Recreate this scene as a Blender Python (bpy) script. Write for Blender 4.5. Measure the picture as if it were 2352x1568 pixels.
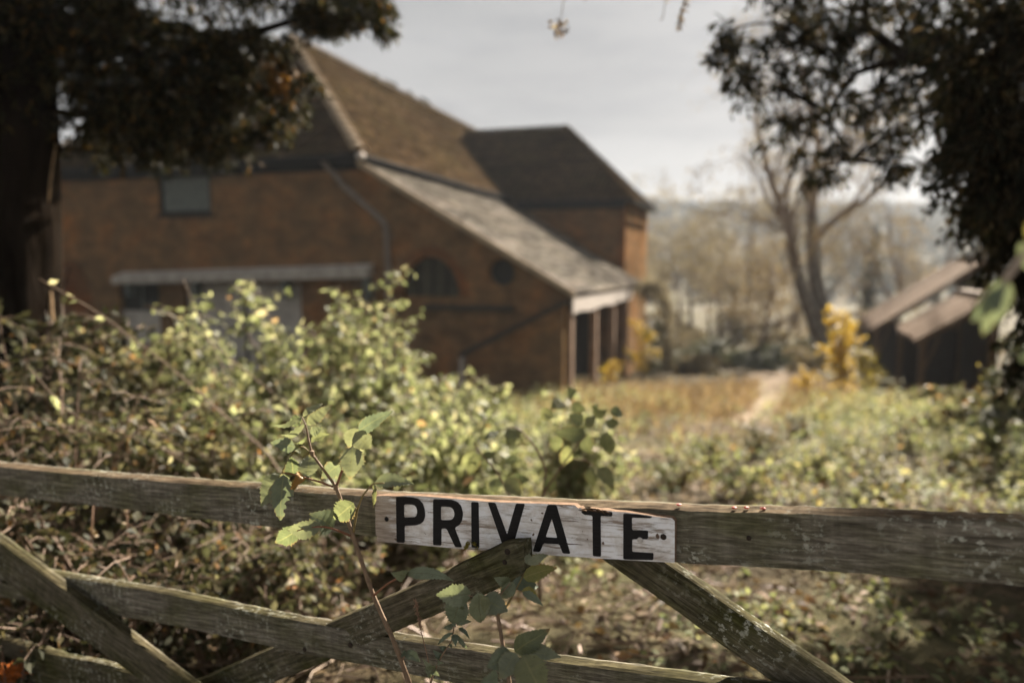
import bpy, bmesh, math, random
import numpy as np
from mathutils import Vector, Matrix
from mathutils.geometry import tessellate_polygon

for o in list(bpy.data.objects):
    bpy.data.objects.remove(o, do_unlink=True)
scene = bpy.context.scene
COL = scene.collection
rng = np.random.default_rng(7)
random.seed(7)
R = math.radians

# ------------------------------------------------------------------ camera
W, H = 2352.0, 1568.0                    # pixel frame used for measuring the photograph
LENS = 26.0
FPX = LENS / 36.0 * W
CX, CY, HORIZON = W / 2, H / 2, 590.0
PITCH = math.atan((CY - HORIZON) / FPX)
CAM = np.array([0.0, 0.0, 1.55])
FOCUS = 1.385
cam = bpy.data.cameras.new('camera')
cam.lens = LENS
cam.sensor_width = 36.0
cam.clip_start = 0.02
cam.clip_end = 4000
cam.dof.use_dof = True
cam.dof.focus_distance = FOCUS
cam.dof.aperture_fstop = 1.55
cam_o = bpy.data.objects.new('camera', cam)
COL.objects.link(cam_o)
cam_o.location = CAM
cam_o.rotation_euler = (math.pi / 2 - PITCH, 0, 0)
scene.camera = cam_o

# ------------------------------------------------------------------ sky, sun, exposure
SUN_AZ, SUN_EL = R(34), R(33)            # azimuth to the right of the view direction
world = bpy.data.worlds.new('World')
scene.world = world
world.use_nodes = True
wn = world.node_tree
wn.nodes.clear()
w_out = wn.nodes.new('ShaderNodeOutputWorld')
w_bg = wn.nodes.new('ShaderNodeBackground')
w_bg.inputs['Strength'].default_value = 0.05
sky = wn.nodes.new('ShaderNodeTexSky')
sky.sky_type = 'NISHITA'
sky.sun_disc = False
sky.sun_elevation = SUN_EL
sky.sun_rotation = SUN_AZ
sky.air_density = 1.0
sky.dust_density = 3.0
sky.ozone_density = 1.0
# thin high overcast: the sky's own light made milky, with faint streaks of cloud
w_hsv = wn.nodes.new('ShaderNodeHueSaturation')
w_hsv.inputs['Saturation'].default_value = 0.3
w_hsv.inputs['Value'].default_value = 0.17
wn.links.new(sky.outputs[0], w_hsv.inputs['Color'])
w_tc = wn.nodes.new('ShaderNodeTexCoord')
w_map = wn.nodes.new('ShaderNodeMapping')
w_map.inputs['Scale'].default_value = (1.6, 1.6, 7.0)
wn.links.new(w_tc.outputs['Generated'], w_map.inputs['Vector'])
w_noise = wn.nodes.new('ShaderNodeTexNoise')
w_noise.inputs['Scale'].default_value = 1.7
w_noise.inputs['Detail'].default_value = 6
wn.links.new(w_map.outputs[0], w_noise.inputs['Vector'])
w_ramp = wn.nodes.new('ShaderNodeValToRGB')
w_ramp.color_ramp.elements[0].position = 0.38
w_ramp.color_ramp.elements[0].color = (0.55, 0.55, 0.55, 1)
w_ramp.color_ramp.elements[1].position = 0.72
w_ramp.color_ramp.elements[1].color = (0.9, 0.9, 0.9, 1)
wn.links.new(w_noise.outputs['Fac'], w_ramp.inputs['Fac'])
w_mix = wn.nodes.new('ShaderNodeMixRGB')
w_mix.inputs['Color2'].default_value = (2.12, 2.14, 2.2, 1)
wn.links.new(w_ramp.outputs['Color'], w_mix.inputs['Fac'])
w_n2 = wn.nodes.new('ShaderNodeTexNoise')
w_n2.inputs['Scale'].default_value = 2.6
w_n2.inputs['Detail'].default_value = 7
w_n2.inputs['Roughness'].default_value = 0.6
wn.links.new(w_map.outputs[0], w_n2.inputs['Vector'])
w_r2 = wn.nodes.new('ShaderNodeValToRGB')
w_r2.color_ramp.elements[0].position = 0.34
w_r2.color_ramp.elements[0].color = (1.72, 1.76, 1.86, 1)
w_r2.color_ramp.elements[1].position = 0.56
w_r2.color_ramp.elements[1].color = (2.42, 2.41, 2.42, 1)
wn.links.new(w_n2.outputs['Fac'], w_r2.inputs['Fac'])
wn.links.new(w_r2.outputs['Color'], w_mix.inputs['Color2'])
wn.links.new(w_hsv.outputs['Color'], w_mix.inputs['Color1'])
wn.links.new(w_mix.outputs['Color'], w_bg.inputs['Color'])
wn.links.new(w_bg.outputs[0], w_out.inputs['Surface'])

sun = bpy.data.lights.new('sun', 'SUN')
sun.energy = 5.0
sun.angle = R(0.9)
sun.color = (1.0, 0.9, 0.77)
sun_o = bpy.data.objects.new('sun', sun)
COL.objects.link(sun_o)
SUN_DIR = np.array([math.sin(SUN_AZ) * math.cos(SUN_EL), math.cos(SUN_AZ) * math.cos(SUN_EL), math.sin(SUN_EL)])
sun_o.rotation_euler = Vector(SUN_DIR).to_track_quat('Z', 'Y').to_euler()

scene.view_settings.view_transform = 'Standard'
scene.view_settings.look = 'None'
scene.view_settings.exposure = 2.25
scene.view_settings.gamma = 1.0
scene.view_settings.use_curve_mapping = False
scene.render.engine = 'CYCLES'
scene.cycles.use_denoising = True
scene.cycles.max_bounces = 8
scene.cycles.transparent_max_bounces = 8
scene.cycles.volume_bounces = 0
scene.cycles.sample_clamp_indirect = 6.0


# ------------------------------------------------------------------ measuring helpers
def ray(px, py):
    u = (px - CX) / FPX
    v = -(py - CY) / FPX
    c, s = math.cos(PITCH), math.sin(PITCH)
    return np.array([u, c + v * s, -s + v * c])


def at(px, py, y):
    r = ray(px, py)
    return CAM + r * (y / r[1])


def hit(px, py, p, n):
    r = ray(px, py)
    return CAM + r * (np.dot(p - CAM, n) / np.dot(r, n))


_gy = np.array([-30, 2.5, 16, 20, 23, 28, 34, 42, 70, 150, 260, 420, 520, 900])
_gz = np.array([0.0, 0.0, -1.64, -1.9, -2.2, -2.9, -3.6, -4.4, -6.5, -9.0, 3.0, 25.0, 28.0, 24.0])


def gz(x, y):
    x = np.asarray(x, float)
    y = np.asarray(y, float)
    z = np.interp(y, _gy, _gz)
    far = np.clip((y - 60) / 200, 0, 1)
    z = z + far * (3.2 * np.sin(x / 90 + 0.6) + 1.6 * np.sin(x / 37 + y / 60))
    near = 1 - np.clip((y - 30) / 40, 0, 1)
    z = z + near * (0.035 * np.sin(1.7 * x + 0.8 * y) + 0.025 * np.sin(2.9 * y - 1.3 * x) + 0.015 * np.sin(5.1 * x + 4.3 * y))
    return z


def smooth_noise(p, seed=0):
    """cheap 3-d value noise from summed sines, about -1..1"""
    r_ = np.random.default_rng(seed)
    out = np.zeros(len(p))
    for k in range(7):
        d = r_.normal(size=3)
        d *= (0.7 + 0.5 * k) / np.linalg.norm(d)
        out += np.sin(p @ d + r_.uniform(0, 6.28)) / (1 + 0.35 * k)
    return out / 3.0


# ------------------------------------------------------------------ mesh helpers
def props(o, label=None, category=None, group=None, kind=None):
    if label:
        o['label'] = label
    if category:
        o['category'] = category
    if group:
        o['group'] = group
    if kind:
        o['kind'] = kind
    return o


def thing(name, label, category, loc=(0, 0, 0), rotz=0.0, group=None):
    o = bpy.data.objects.new(name, None)
    o.empty_display_size = 0.2
    COL.objects.link(o)
    o.location = [float(c) for c in loc]
    o.rotation_euler = (0, 0, rotz)
    return props(o, label, category, group)


def link(name, me, mats, parent=None):
    o = bpy.data.objects.new(name, me)
    for m in (mats if isinstance(mats, (list, tuple)) else [mats]):
        if m.name not in [q.name for q in me.materials if q]:
            me.materials.append(m)
    COL.objects.link(o)
    if parent is not None:
        o.parent = parent
        # geometry is given in world space unless the builder asked for local coordinates
    return o


def box_uv(me):
    """metres on each face, by its main direction"""
    n = len(me.loops)
    if n == 0:
        return
    uv = me.uv_layers.new(name='UVMap') if not me.uv_layers else me.uv_layers[0]
    co = np.empty(len(me.vertices) * 3)
    me.vertices.foreach_get('co', co)
    co = co.reshape(-1, 3)
    vi = np.empty(n, dtype=np.int32)
    me.loops.foreach_get('vertex_index', vi)
    pn = np.empty(len(me.polygons) * 3)
    me.polygons.foreach_get('normal', pn)
    pn = pn.reshape(-1, 3)
    lt = np.empty(len(me.polygons), dtype=np.int32)
    me.polygons.foreach_get('loop_total', lt)
    ln = np.repeat(pn, lt, axis=0)
    c = co[vi]
    ax = np.argmax(np.abs(ln), axis=1)
    u = np.where(ax == 0, c[:, 1], c[:, 0])
    v = np.where(ax == 2, c[:, 1], c[:, 2])
    buf = np.stack([u, v], 1).ravel()
    uv.data.foreach_set('uv', buf)


class MB:
    """collects simple shapes into one mesh"""

    def __init__(self):
        self.v, self.f, self.n = [], [], 0

    def add(self, verts, faces):
        verts = np.asarray(verts, float).reshape(-1, 3)
        self.v.append(verts)
        self.f.extend([tuple(i + self.n for i in f) for f in faces])
        self.n += len(verts)

    def box(self, x0, x1, y0, y1, z0, z1):
        v = [(x0, y0, z0), (x1, y0, z0), (x1, y1, z0), (x0, y1, z0), (x0, y0, z1), (x1, y0, z1), (x1, y1, z1), (x0, y1, z1)]
        self.add(v, [(0, 3, 2, 1), (4, 5, 6, 7), (0, 1, 5, 4), (1, 2, 6, 5), (2, 3, 7, 6), (3, 0, 4, 7)])
        return self

    def hexa(self, v):
        self.add(v, [(0, 3, 2, 1), (4, 5, 6, 7), (0, 1, 5, 4), (1, 2, 6, 5), (2, 3, 7, 6), (3, 0, 4, 7)])
        return self

    def tube(self, pts, rad, sides=8, cap=True):
        pts = np.asarray(pts, float)
        rad = np.broadcast_to(np.asarray(rad, float), (len(pts),))
        tan = np.gradient(pts, axis=0)
        tan /= (np.linalg.norm(tan, axis=1)[:, None] + 1e-9)
        up = np.array([0, 0, 1.0]) if abs(tan[0][2]) < 0.9 else np.array([1.0, 0, 0])
        a = np.cross(tan[0], up)
        a /= np.linalg.norm(a)
        ang = np.linspace(0, 2 * math.pi, sides, endpoint=False)
        ca, sa = np.cos(ang)[:, None], np.sin(ang)[:, None]
        vs = []
        for i in range(len(pts)):
            a = a - tan[i] * np.dot(a, tan[i])
            a /= (np.linalg.norm(a) + 1e-9)
            b = np.cross(tan[i], a)
            vs.append(pts[i] + rad[i] * (ca * a + sa * b))
        fs = []
        for i in range(len(pts) - 1):
            for j in range(sides):
                k = (j + 1) % sides
                fs.append((i * sides + j, i * sides + k, (i + 1) * sides + k, (i + 1) * sides + j))
        if cap:
            fs.append(tuple(range(sides - 1, -1, -1)))
            e = (len(pts) - 1) * sides
            fs.append(tuple(range(e, e + sides)))
        self.add(np.concatenate(vs), fs)
        return self

    def prism(self, outer, holes, y0, y1, frame=None):
        """outline in x-z with holes, between y0 and y1; frame maps (x, z, y) to 3-d"""
        loops = [[Vector((p[0], p[1], 0)) for p in lp] for lp in [outer] + list(holes)]
        tris = tessellate_polygon(loops)
        flat = [p for lp in loops for p in lp]
        fr = frame or (lambda x, z, y: (x, y, z))
        n = len(flat)
        vs = [fr(p.x, p.y, y0) for p in flat] + [fr(p.x, p.y, y1) for p in flat]
        fs = []
        for t in tris:
            a, b, c = [flat[i] for i in t]
            cr = (b.x - a.x) * (c.y - a.y) - (b.y - a.y) * (c.x - a.x)
            t = t if cr > 0 else t[::-1]
            fs.append(tuple(t))
            fs.append(tuple(i + n for i in reversed(t)))
        k = 0
        for li, lp in enumerate(loops):
            m = len(lp)
            area = sum(lp[i].x * lp[(i + 1) % m].y - lp[(i + 1) % m].x * lp[i].y for i in range(m))
            ccw = (area > 0) == (li == 0)
            for i in range(m):
                a, b = k + i, k + (i + 1) % m
                fs.append((b, a, a + n, b + n) if ccw else (a, b, b + n, a + n))
            k += m
        self.add(vs, fs)
        return self

    def mesh(self, name, smooth=False, uv=True):
        me = bpy.data.meshes.new(name)
        me.from_pydata(np.concatenate(self.v).tolist() if self.v else [], [], self.f)
        if smooth:
            me.polygons.foreach_set('use_smooth', [True] * len(me.polygons))
        me.update()
        if uv:
            box_uv(me)
        return me

    def build(self, name, mat, parent=None, smooth=False, local=True, uv=True):
        me = self.mesh(name, smooth, uv)
        o = link(name, me, mat, parent)
        if parent is not None and not local:
            bpy.context.view_layer.update()
            o.matrix_parent_inverse = parent.matrix_world.inverted()
        return o


def fast_mesh(name, verts, quads, smooth=False):
    me = bpy.data.meshes.new(name)
    nv, nf = len(verts), len(quads)
    k = quads.shape[1]
    me.vertices.add(nv)
    me.vertices.foreach_set('co', np.ascontiguousarray(verts, dtype=np.float32).ravel())
    me.loops.add(nf * k)
    me.loops.foreach_set('vertex_index', np.ascontiguousarray(quads, dtype=np.int32).ravel())
    me.polygons.add(nf)
    me.polygons.foreach_set('loop_start', np.arange(0, nf * k, k, dtype=np.int32))
    if smooth:
        me.polygons.foreach_set('use_smooth', np.ones(nf, dtype=bool))
    me.update(calc_edges=True)
    return me


def unit(a):
    return a / (np.linalg.norm(a, axis=-1, keepdims=True) + 1e-9)


LEAF = np.array([(0, 0, 0), (0.42, 0.5, 0.07), (1, 0, -0.06), (0.42, -0.5, 0.07), (0.5, 0, 0.0)])
LEAF_F = np.array([(0, 3, 2, 4), (0, 4, 2, 1)])
BLADE = np.array([(0, 0.5, 0), (0, -0.5, 0), (0.55, -0.38, 0.04), (0.55, 0.38, 0.04), (1, 0.05, -0.06), (1, -0.05, -0.06)])
BLADE_F = np.array([(0, 1, 2, 3), (3, 2, 5, 4)])


def leaves(P, D, L, Wd, rg, tilt=1.0, shape=LEAF, faces=LEAF_F, up=None):
    """leaf-shaped faces: base P, direction D, length L, width Wd"""
    n = len(P)
    D = unit(D)
    N = (np.array([0, 0, 1.0]) if up is None else up) + tilt * rg.normal(size=(n, 3))
    S = unit(np.cross(N, D))
    N = np.cross(D, S)
    L = np.broadcast_to(L, (n,))[:, None, None]
    Wd = np.broadcast_to(Wd, (n,))[:, None, None]
    v = P[:, None, :] + L * shape[None, :, 0:1] * D[:, None, :] + Wd * shape[None, :, 1:2] * S[:, None, :] + L * shape[None, :, 2:3] * N[:, None, :]
    f = faces[None] + (np.arange(n) * len(shape))[:, None, None]
    return v.reshape(-1, 3), f.reshape(-1, faces.shape[1])


# ------------------------------------------------------------------ material helpers
class NT:
    def __init__(self, name):
        self.m = bpy.data.materials.new(name)
        self.m.use_nodes = True
        self.t = self.m.node_tree
        self.t.nodes.clear()
        self.out = self.t.nodes.new('ShaderNodeOutputMaterial')

    def n(self, typ, **kw):
        nd = self.t.nodes.new('ShaderNode' + typ)
        for k, v in kw.items():
            if k in nd.inputs:
                if hasattr(v, 'is_output'):
                    self.t.links.new(v, nd.inputs[k])
                else:
                    nd.inputs[k].default_value = v
            else:
                setattr(nd, k, v)
        return nd

    def l(self, a, b):
        self.t.links.new(a, b)

    def coord(self, kind='Object', scale=(1, 1, 1), loc=(0, 0, 0)):
        tc = self.n('TexCoord')
        mp = self.n('Mapping')
        mp.inputs['Scale'].default_value = scale
        mp.inputs['Location'].default_value = loc
        self.l(tc.outputs[kind], mp.inputs['Vector'])
        return mp.outputs[0]

    def noise(self, vec, scale, detail=4, rough=0.55, dist=0.0):
        nd = self.n('TexNoise')
        nd.inputs['Scale'].default_value = scale
        nd.inputs['Detail'].default_value = detail
        nd.inputs['Roughness'].default_value = rough
        nd.inputs['Distortion'].default_value = dist
        if vec is not None:
            self.l(vec, nd.inputs['Vector'])
        return nd.outputs['Fac']

    def ramp(self, fac, stops, interp='LINEAR'):
        nd = self.n('ValToRGB')
        cr = nd.color_ramp
        cr.interpolation = interp
        while len(cr.elements) < len(stops):
            cr.elements.new(0.5)
        for e, (p, c) in zip(cr.elements, stops):
            e.position = p
            e.color = (*c, 1) if len(c) == 3 else c
        self.l(fac, nd.inputs['Fac'])
        return nd.outputs['Color']

    def step(self, fac, a, b):
        nd = self.n('MapRange')
        nd.inputs['From Min'].default_value = a
        nd.inputs['From Max'].default_value = b
        self.l(fac, nd.inputs['Value'])
        return nd.outputs['Result']

    def mix(self, fac, c1, c2, blend='MIX'):
        nd = self.n('MixRGB')
        nd.blend_type = blend
        for k, c in (('Fac', fac), ('Color1', c1), ('Color2', c2)):
            if hasattr(c, 'is_output'):
                self.l(c, nd.inputs[k])
            elif k == 'Fac':
                nd.inputs[k].default_value = c
            else:
                nd.inputs[k].default_value = (*c, 1)
        return nd.outputs['Color']

    def math(self, op, a, b=0.0):
        nd = self.n('Math')
        nd.operation = op
        for i, c in enumerate((a, b)):
            if hasattr(c, 'is_output'):
                self.l(c, nd.inputs[i])
            else:
                nd.inputs[i].default_value = c
        return nd.outputs[0]

    def bump(self, h, strength=0.5, dist=0.01):
        nd = self.n('Bump')
        nd.inputs['Strength'].default_value = strength
        nd.inputs['Distance'].default_value = dist
        self.l(h, nd.inputs['Height'])
        return nd.outputs['Normal']

    def bsdf(self, color, rough=0.85, spec=0.25, normal=None):
        nd = self.n('BsdfPrincipled')
        if hasattr(color, 'is_output'):
            self.l(color, nd.inputs['Base Color'])
        else:
            nd.inputs['Base Color'].default_value = (*color, 1)
        if hasattr(rough, 'is_output'):
            self.l(rough, nd.inputs['Roughness'])
        else:
            nd.inputs['Roughness'].default_value = rough
        nd.inputs['Specular IOR Level'].default_value = spec
        if normal is not None:
            self.l(normal, nd.inputs['Normal'])
        return nd.outputs[0]

    def done(self, sh):
        self.l(sh, self.out.inputs['Surface'])
        return self.m


def leaf_material(name, stops, trans=0.45, rough=0.5, spec=0.3, tcol=1.25):
    t = NT(name)
    g = t.n('NewGeometry')
    col = t.ramp(g.outputs['Random Per Island'], stops)
    nz = t.noise(t.coord('Object'), 9.0, 3)
    col = t.mix(0.35, col, t.ramp(nz, [(0.3, (0.55, 0.5, 0.4)), (0.75, (1.15, 1.15, 1.0))]), 'MULTIPLY')
    pb = t.bsdf(col, rough, spec)
    tr = t.n('BsdfTranslucent')
    tc = t.mix(1.0, col, (tcol, tcol * 0.98, tcol * 0.76), 'MULTIPLY')
    t.l(tc, tr.inputs['Color'])
    mx = t.n('MixShader')
    mx.inputs['Fac'].default_value = trans
    t.l(pb, mx.inputs[1])
    t.l(tr.outputs[0], mx.inputs[2])
    return t.done(mx.outputs[0])


def patchy_leaf_material(name, stops, patches, trans=0.45, scale=1.6):
    """leaves whose colour also changes from plant to plant (patches of green, straw and brown)"""
    t = NT(name)
    g = t.n('NewGeometry')
    col = t.ramp(g.outputs['Random Per Island'], stops)
    nz = t.noise(t.coord('Object', (1, 1, 0.2)), scale, 5, 0.62)
    col = t.mix(1.0, col, t.ramp(nz, patches), 'MULTIPLY')
    pb = t.bsdf(col, 0.65, 0.15)
    tr = t.n('BsdfTranslucent')
    t.l(t.mix(1.0, col, (1.2, 1.2, 0.8), 'MULTIPLY'), tr.inputs['Color'])
    mx = t.n('MixShader')
    mx.inputs['Fac'].default_value = trans
    t.l(pb, mx.inputs[1])
    t.l(tr.outputs[0], mx.inputs[2])
    return t.done(mx.outputs[0])


def bark_material(name, dark, light, scale=6.0, stretch=0.18, moss=None):
    t = NT(name)
    v = t.coord('Object', (1, 1, stretch))
    a = t.noise(v, scale * 3, 7, 0.65, 0.6)
    col = t.ramp(a, [(0.32, dark), (0.62, light), (0.85, tuple(min(1, c * 1.5) for c in light))])
    if moss:
        b = t.noise(t.coord('Object'), 3.0, 3)
        col = t.mix(t.step(b, 0.5, 0.75), col, moss)
    return t.done(t.bsdf(col, 1.0, 0.0, t.bump(a, 0.9, 0.03)))


def plain_material(name, c, rough=0.8, spec=0.2, var=0.35, scale=8.0, kind='Object', bump=0.3):
    t = NT(name)
    nz = t.noise(t.coord(kind), scale, 6, 0.6)
    col = t.ramp(nz, [(0.25, tuple(x * (1 - var) for x in c)), (0.5, c), (0.8, tuple(min(1, x * (1 + var)) for x in c))])
    return t.done(t.bsdf(col, rough, spec, t.bump(nz, bump, 0.01)))


def wood_material(name, dark, mid, light, lichen=0.5, algae=0.5, grain=55.0, bump=0.6, top=None):
    """weathered timber, grain along the object's own x axis"""
    t = NT(name)
    fib = t.noise(t.coord('Object', (2.6, 16, 30)), 4.0, 8, 0.7, 0.5)
    fine = t.noise(t.coord('Object', (9.0, 50, 95)), 3.2, 6, 0.72, 0.3)
    patch = t.noise(t.coord('Object', (1.0, 1.5, 2.2)), 5.5, 5, 0.6)
    check = t.noise(t.coord('Object', (0.5, 3, 34)), 5.0, 7, 0.75, 0.5)
    col = t.ramp(fib, [(0.30, dark), (0.5, mid), (0.72, light)])
    col = t.mix(0.75, col, t.ramp(fine, [(0.3, (0.35, 0.33, 0.3)), (0.55, (1, 1, 1)), (0.8, (1.35, 1.3, 1.22))]), 'MULTIPLY')
    col = t.mix(t.math('MULTIPLY', t.step(patch, 0.42, 0.68), algae), col, t.mix(1.0, col, (0.55, 0.62, 0.32), 'MULTIPLY'))
    saw = t.noise(t.coord('Object', (60, 3, 3.5)), 1.0, 4, 0.6)
    col = t.mix(0.45, col, t.ramp(saw, [(0.35, (0.55, 0.54, 0.5)), (0.6, (1.12, 1.1, 1.06))]), 'MULTIPLY')
    crk = t.step(check, 0.36, 0.30)
    col = t.mix(t.math('MULTIPLY', crk, 0.85), col, (0.012, 0.010, 0.008))
    # lichen: crusty pale spots with ragged borders
    lv = t.coord('Object')
    ln = t.noise(t.coord('Object', (0.8, 1, 1)), 75.0, 5, 0.7)
    lp = t.noise(lv, 5.0, 3, 0.5)
    lm = t.math('MULTIPLY', t.step(ln, 0.54, 0.60), t.step(lp, 0.47, 0.64))
    lcol = t.ramp(t.noise(lv, 90, 3), [(0.3, (0.24, 0.25, 0.20)), (0.7, (0.50, 0.50, 0.43))])
    col = t.mix(t.math('MULTIPLY', lm, lichen), col, lcol)
    hgt = t.math('ADD', t.math('MULTIPLY', fib, 0.7), t.math('ADD', t.math('MULTIPLY', fine, 0.5), t.math('MULTIPLY', crk, -0.8)))
    hgt = t.math('ADD', hgt, t.math('MULTIPLY', lm, 0.25))
    return t.done(t.bsdf(col, 0.95, 0.06, t.bump(hgt, bump, 0.004)))


M = {}
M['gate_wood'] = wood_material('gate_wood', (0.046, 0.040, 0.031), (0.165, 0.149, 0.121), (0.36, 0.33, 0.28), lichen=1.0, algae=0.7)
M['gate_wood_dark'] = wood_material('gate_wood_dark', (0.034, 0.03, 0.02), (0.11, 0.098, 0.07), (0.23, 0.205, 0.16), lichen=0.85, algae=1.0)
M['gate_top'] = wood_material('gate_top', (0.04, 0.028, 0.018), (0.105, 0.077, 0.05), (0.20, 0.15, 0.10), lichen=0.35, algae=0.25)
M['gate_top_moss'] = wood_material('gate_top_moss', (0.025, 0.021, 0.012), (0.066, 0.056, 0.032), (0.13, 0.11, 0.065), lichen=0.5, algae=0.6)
M['shed_wood'] = wood_material('shed_wood', (0.045, 0.025, 0.013), (0.11, 0.066, 0.037), (0.2, 0.13, 0.082), lichen=0.2, algae=0.25)
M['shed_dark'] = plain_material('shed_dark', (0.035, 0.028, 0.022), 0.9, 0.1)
M['post_wood'] = plain_material('post_wood', (0.27, 0.185, 0.13), 0.85, 0.1, 0.35, 7)
M['pale_wood'] = plain_material('pale_wood', (0.30, 0.24, 0.19), 0.85, 0.15, 0.3, 6)
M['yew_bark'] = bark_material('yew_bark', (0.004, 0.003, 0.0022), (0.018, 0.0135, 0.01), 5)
M['grey_bark'] = bark_material('grey_bark', (0.04, 0.033, 0.027), (0.15, 0.125, 0.10), 4, 0.3)
M['twig'] = plain_material('twig', (0.13, 0.085, 0.055), 0.7, 0.3, 0.4, 30)
M['far_twig'] = plain_material('far_twig', (0.17, 0.125, 0.095), 0.9, 0.1, 0.3, 2)
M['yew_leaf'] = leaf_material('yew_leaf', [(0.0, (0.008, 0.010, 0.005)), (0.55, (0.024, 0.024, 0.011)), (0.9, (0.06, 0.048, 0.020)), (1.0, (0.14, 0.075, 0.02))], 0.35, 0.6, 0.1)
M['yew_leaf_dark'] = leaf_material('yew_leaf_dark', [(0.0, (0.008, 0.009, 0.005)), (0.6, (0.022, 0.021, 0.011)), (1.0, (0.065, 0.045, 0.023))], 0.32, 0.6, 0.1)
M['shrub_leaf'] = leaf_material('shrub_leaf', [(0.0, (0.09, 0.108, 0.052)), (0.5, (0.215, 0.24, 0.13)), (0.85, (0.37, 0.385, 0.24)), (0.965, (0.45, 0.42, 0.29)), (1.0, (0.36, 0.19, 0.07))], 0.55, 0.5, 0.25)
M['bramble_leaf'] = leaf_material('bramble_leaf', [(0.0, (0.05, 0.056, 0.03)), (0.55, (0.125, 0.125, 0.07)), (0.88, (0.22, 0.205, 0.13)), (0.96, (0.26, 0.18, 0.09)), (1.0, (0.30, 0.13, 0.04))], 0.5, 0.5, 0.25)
M['nettle_leaf'] = patchy_leaf_material('nettle_leaf', [(0.0, (0.08, 0.09, 0.046)), (0.55, (0.215, 0.225, 0.13)), (0.9, (0.39, 0.38, 0.25)), (1.0, (0.45, 0.38, 0.27))],
                                     [(0.32, (0.25, 0.27, 0.24)), (0.41, (0.7, 0.8, 0.68)), (0.49, (1.1, 1.12, 1.05)), (0.58, (1.1, 1.0, 0.85)), (0.64, (0.75, 0.55, 0.38)), (0.72, (0.4, 0.26, 0.17))], scale=2.6)
M['dry_leaf'] = patchy_leaf_material('dry_leaf', [(0.0, (0.045, 0.028, 0.016)), (0.5, (0.115, 0.072, 0.042)), (0.85, (0.21, 0.145, 0.09)), (0.97, (0.36, 0.28, 0.2)), (0.99, (0.40, 0.32, 0.24)), (1.0, (0.40, 0.15, 0.03))], [(0.32, (0.45, 0.5, 0.42)), (0.5, (1, 1, 0.95)), (0.66, (1.3, 1.05, 0.85))], 0.3, 2.2)
M['bracken'] = leaf_material('bracken', [(0.0, (0.09, 0.055, 0.03)), (0.5, (0.19, 0.13, 0.075)), (1.0, (0.34, 0.255, 0.155))], 0.4, 0.7, 0.12)
M['bramble_shade_tint'] = leaf_material('bramble_shade_tint', [(0.0, (0.022, 0.024, 0.013)), (0.6, (0.05, 0.05, 0.027)), (0.92, (0.10, 0.085, 0.046)), (1.0, (0.17, 0.09, 0.035))], 0.35, 0.6, 0.12)  # bramble leaf darkened: the shade at lower left is put into its colour
M['litter'] = leaf_material('litter', [(0.0, (0.10, 0.066, 0.038)), (0.5, (0.23, 0.165, 0.10)), (0.85, (0.38, 0.30, 0.20)), (1.0, (0.48, 0.39, 0.28))], 0.3, 0.65, 0.15)
M['straw'] = leaf_material('straw', [(0.0, (0.10, 0.064, 0.043)), (0.7, (0.20, 0.14, 0.098)), (0.95, (0.36, 0.27, 0.2)), (1.0, (0.48, 0.38, 0.3))], 0.25, 0.55, 0.25)
M['grass'] = leaf_material('grass', [(0.0, (0.10, 0.105, 0.045)), (0.6, (0.20, 0.19, 0.09)), (1.0, (0.38, 0.32, 0.19))], 0.4, 0.5, 0.3)
M['yellow_leaf'] = leaf_material('yellow_leaf', [(0.0, (0.30, 0.19, 0.02)), (0.6, (0.48, 0.33, 0.04)), (1.0, (0.55, 0.42, 0.08))], 0.5, 0.5, 0.3, 1.15)
M['olive_yellow_leaf'] = leaf_material('olive_yellow_leaf', [(0.0, (0.14, 0.12, 0.025)), (0.6, (0.25, 0.21, 0.045)), (1.0, (0.36, 0.29, 0.08))], 0.5, 0.5, 0.3, 1.15)
M['orange_spray'] = leaf_material('orange_spray', [(0.0, (0.09, 0.045, 0.012)), (1.0, (0.22, 0.105, 0.024))], 0.5)
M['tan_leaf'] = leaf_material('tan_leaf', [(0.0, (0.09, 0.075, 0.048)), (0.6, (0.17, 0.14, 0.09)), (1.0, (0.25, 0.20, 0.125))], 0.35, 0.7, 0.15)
M['rust_leaf'] = leaf_material('rust_leaf', [(0.0, (0.11, 0.08, 0.05)), (0.6, (0.20, 0.15, 0.09)), (1.0, (0.28, 0.21, 0.12))], 0.35, 0.7, 0.15)
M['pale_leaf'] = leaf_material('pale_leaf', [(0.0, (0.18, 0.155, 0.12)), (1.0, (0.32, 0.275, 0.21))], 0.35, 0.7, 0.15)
M['hedge_leaf'] = leaf_material('hedge_leaf', [(0.0, (0.03, 0.04, 0.024)), (0.7, (0.07, 0.08, 0.046)), (1.0, (0.12, 0.115, 0.065))], 0.35, 0.5, 0.3)
M['wood_far'] = leaf_material('wood_far', [(0.0, (0.022, 0.028, 0.027)), (0.6, (0.045, 0.05, 0.045)), (1.0, (0.075, 0.07, 0.055))], 0.2, 0.8, 0.1)


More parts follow.
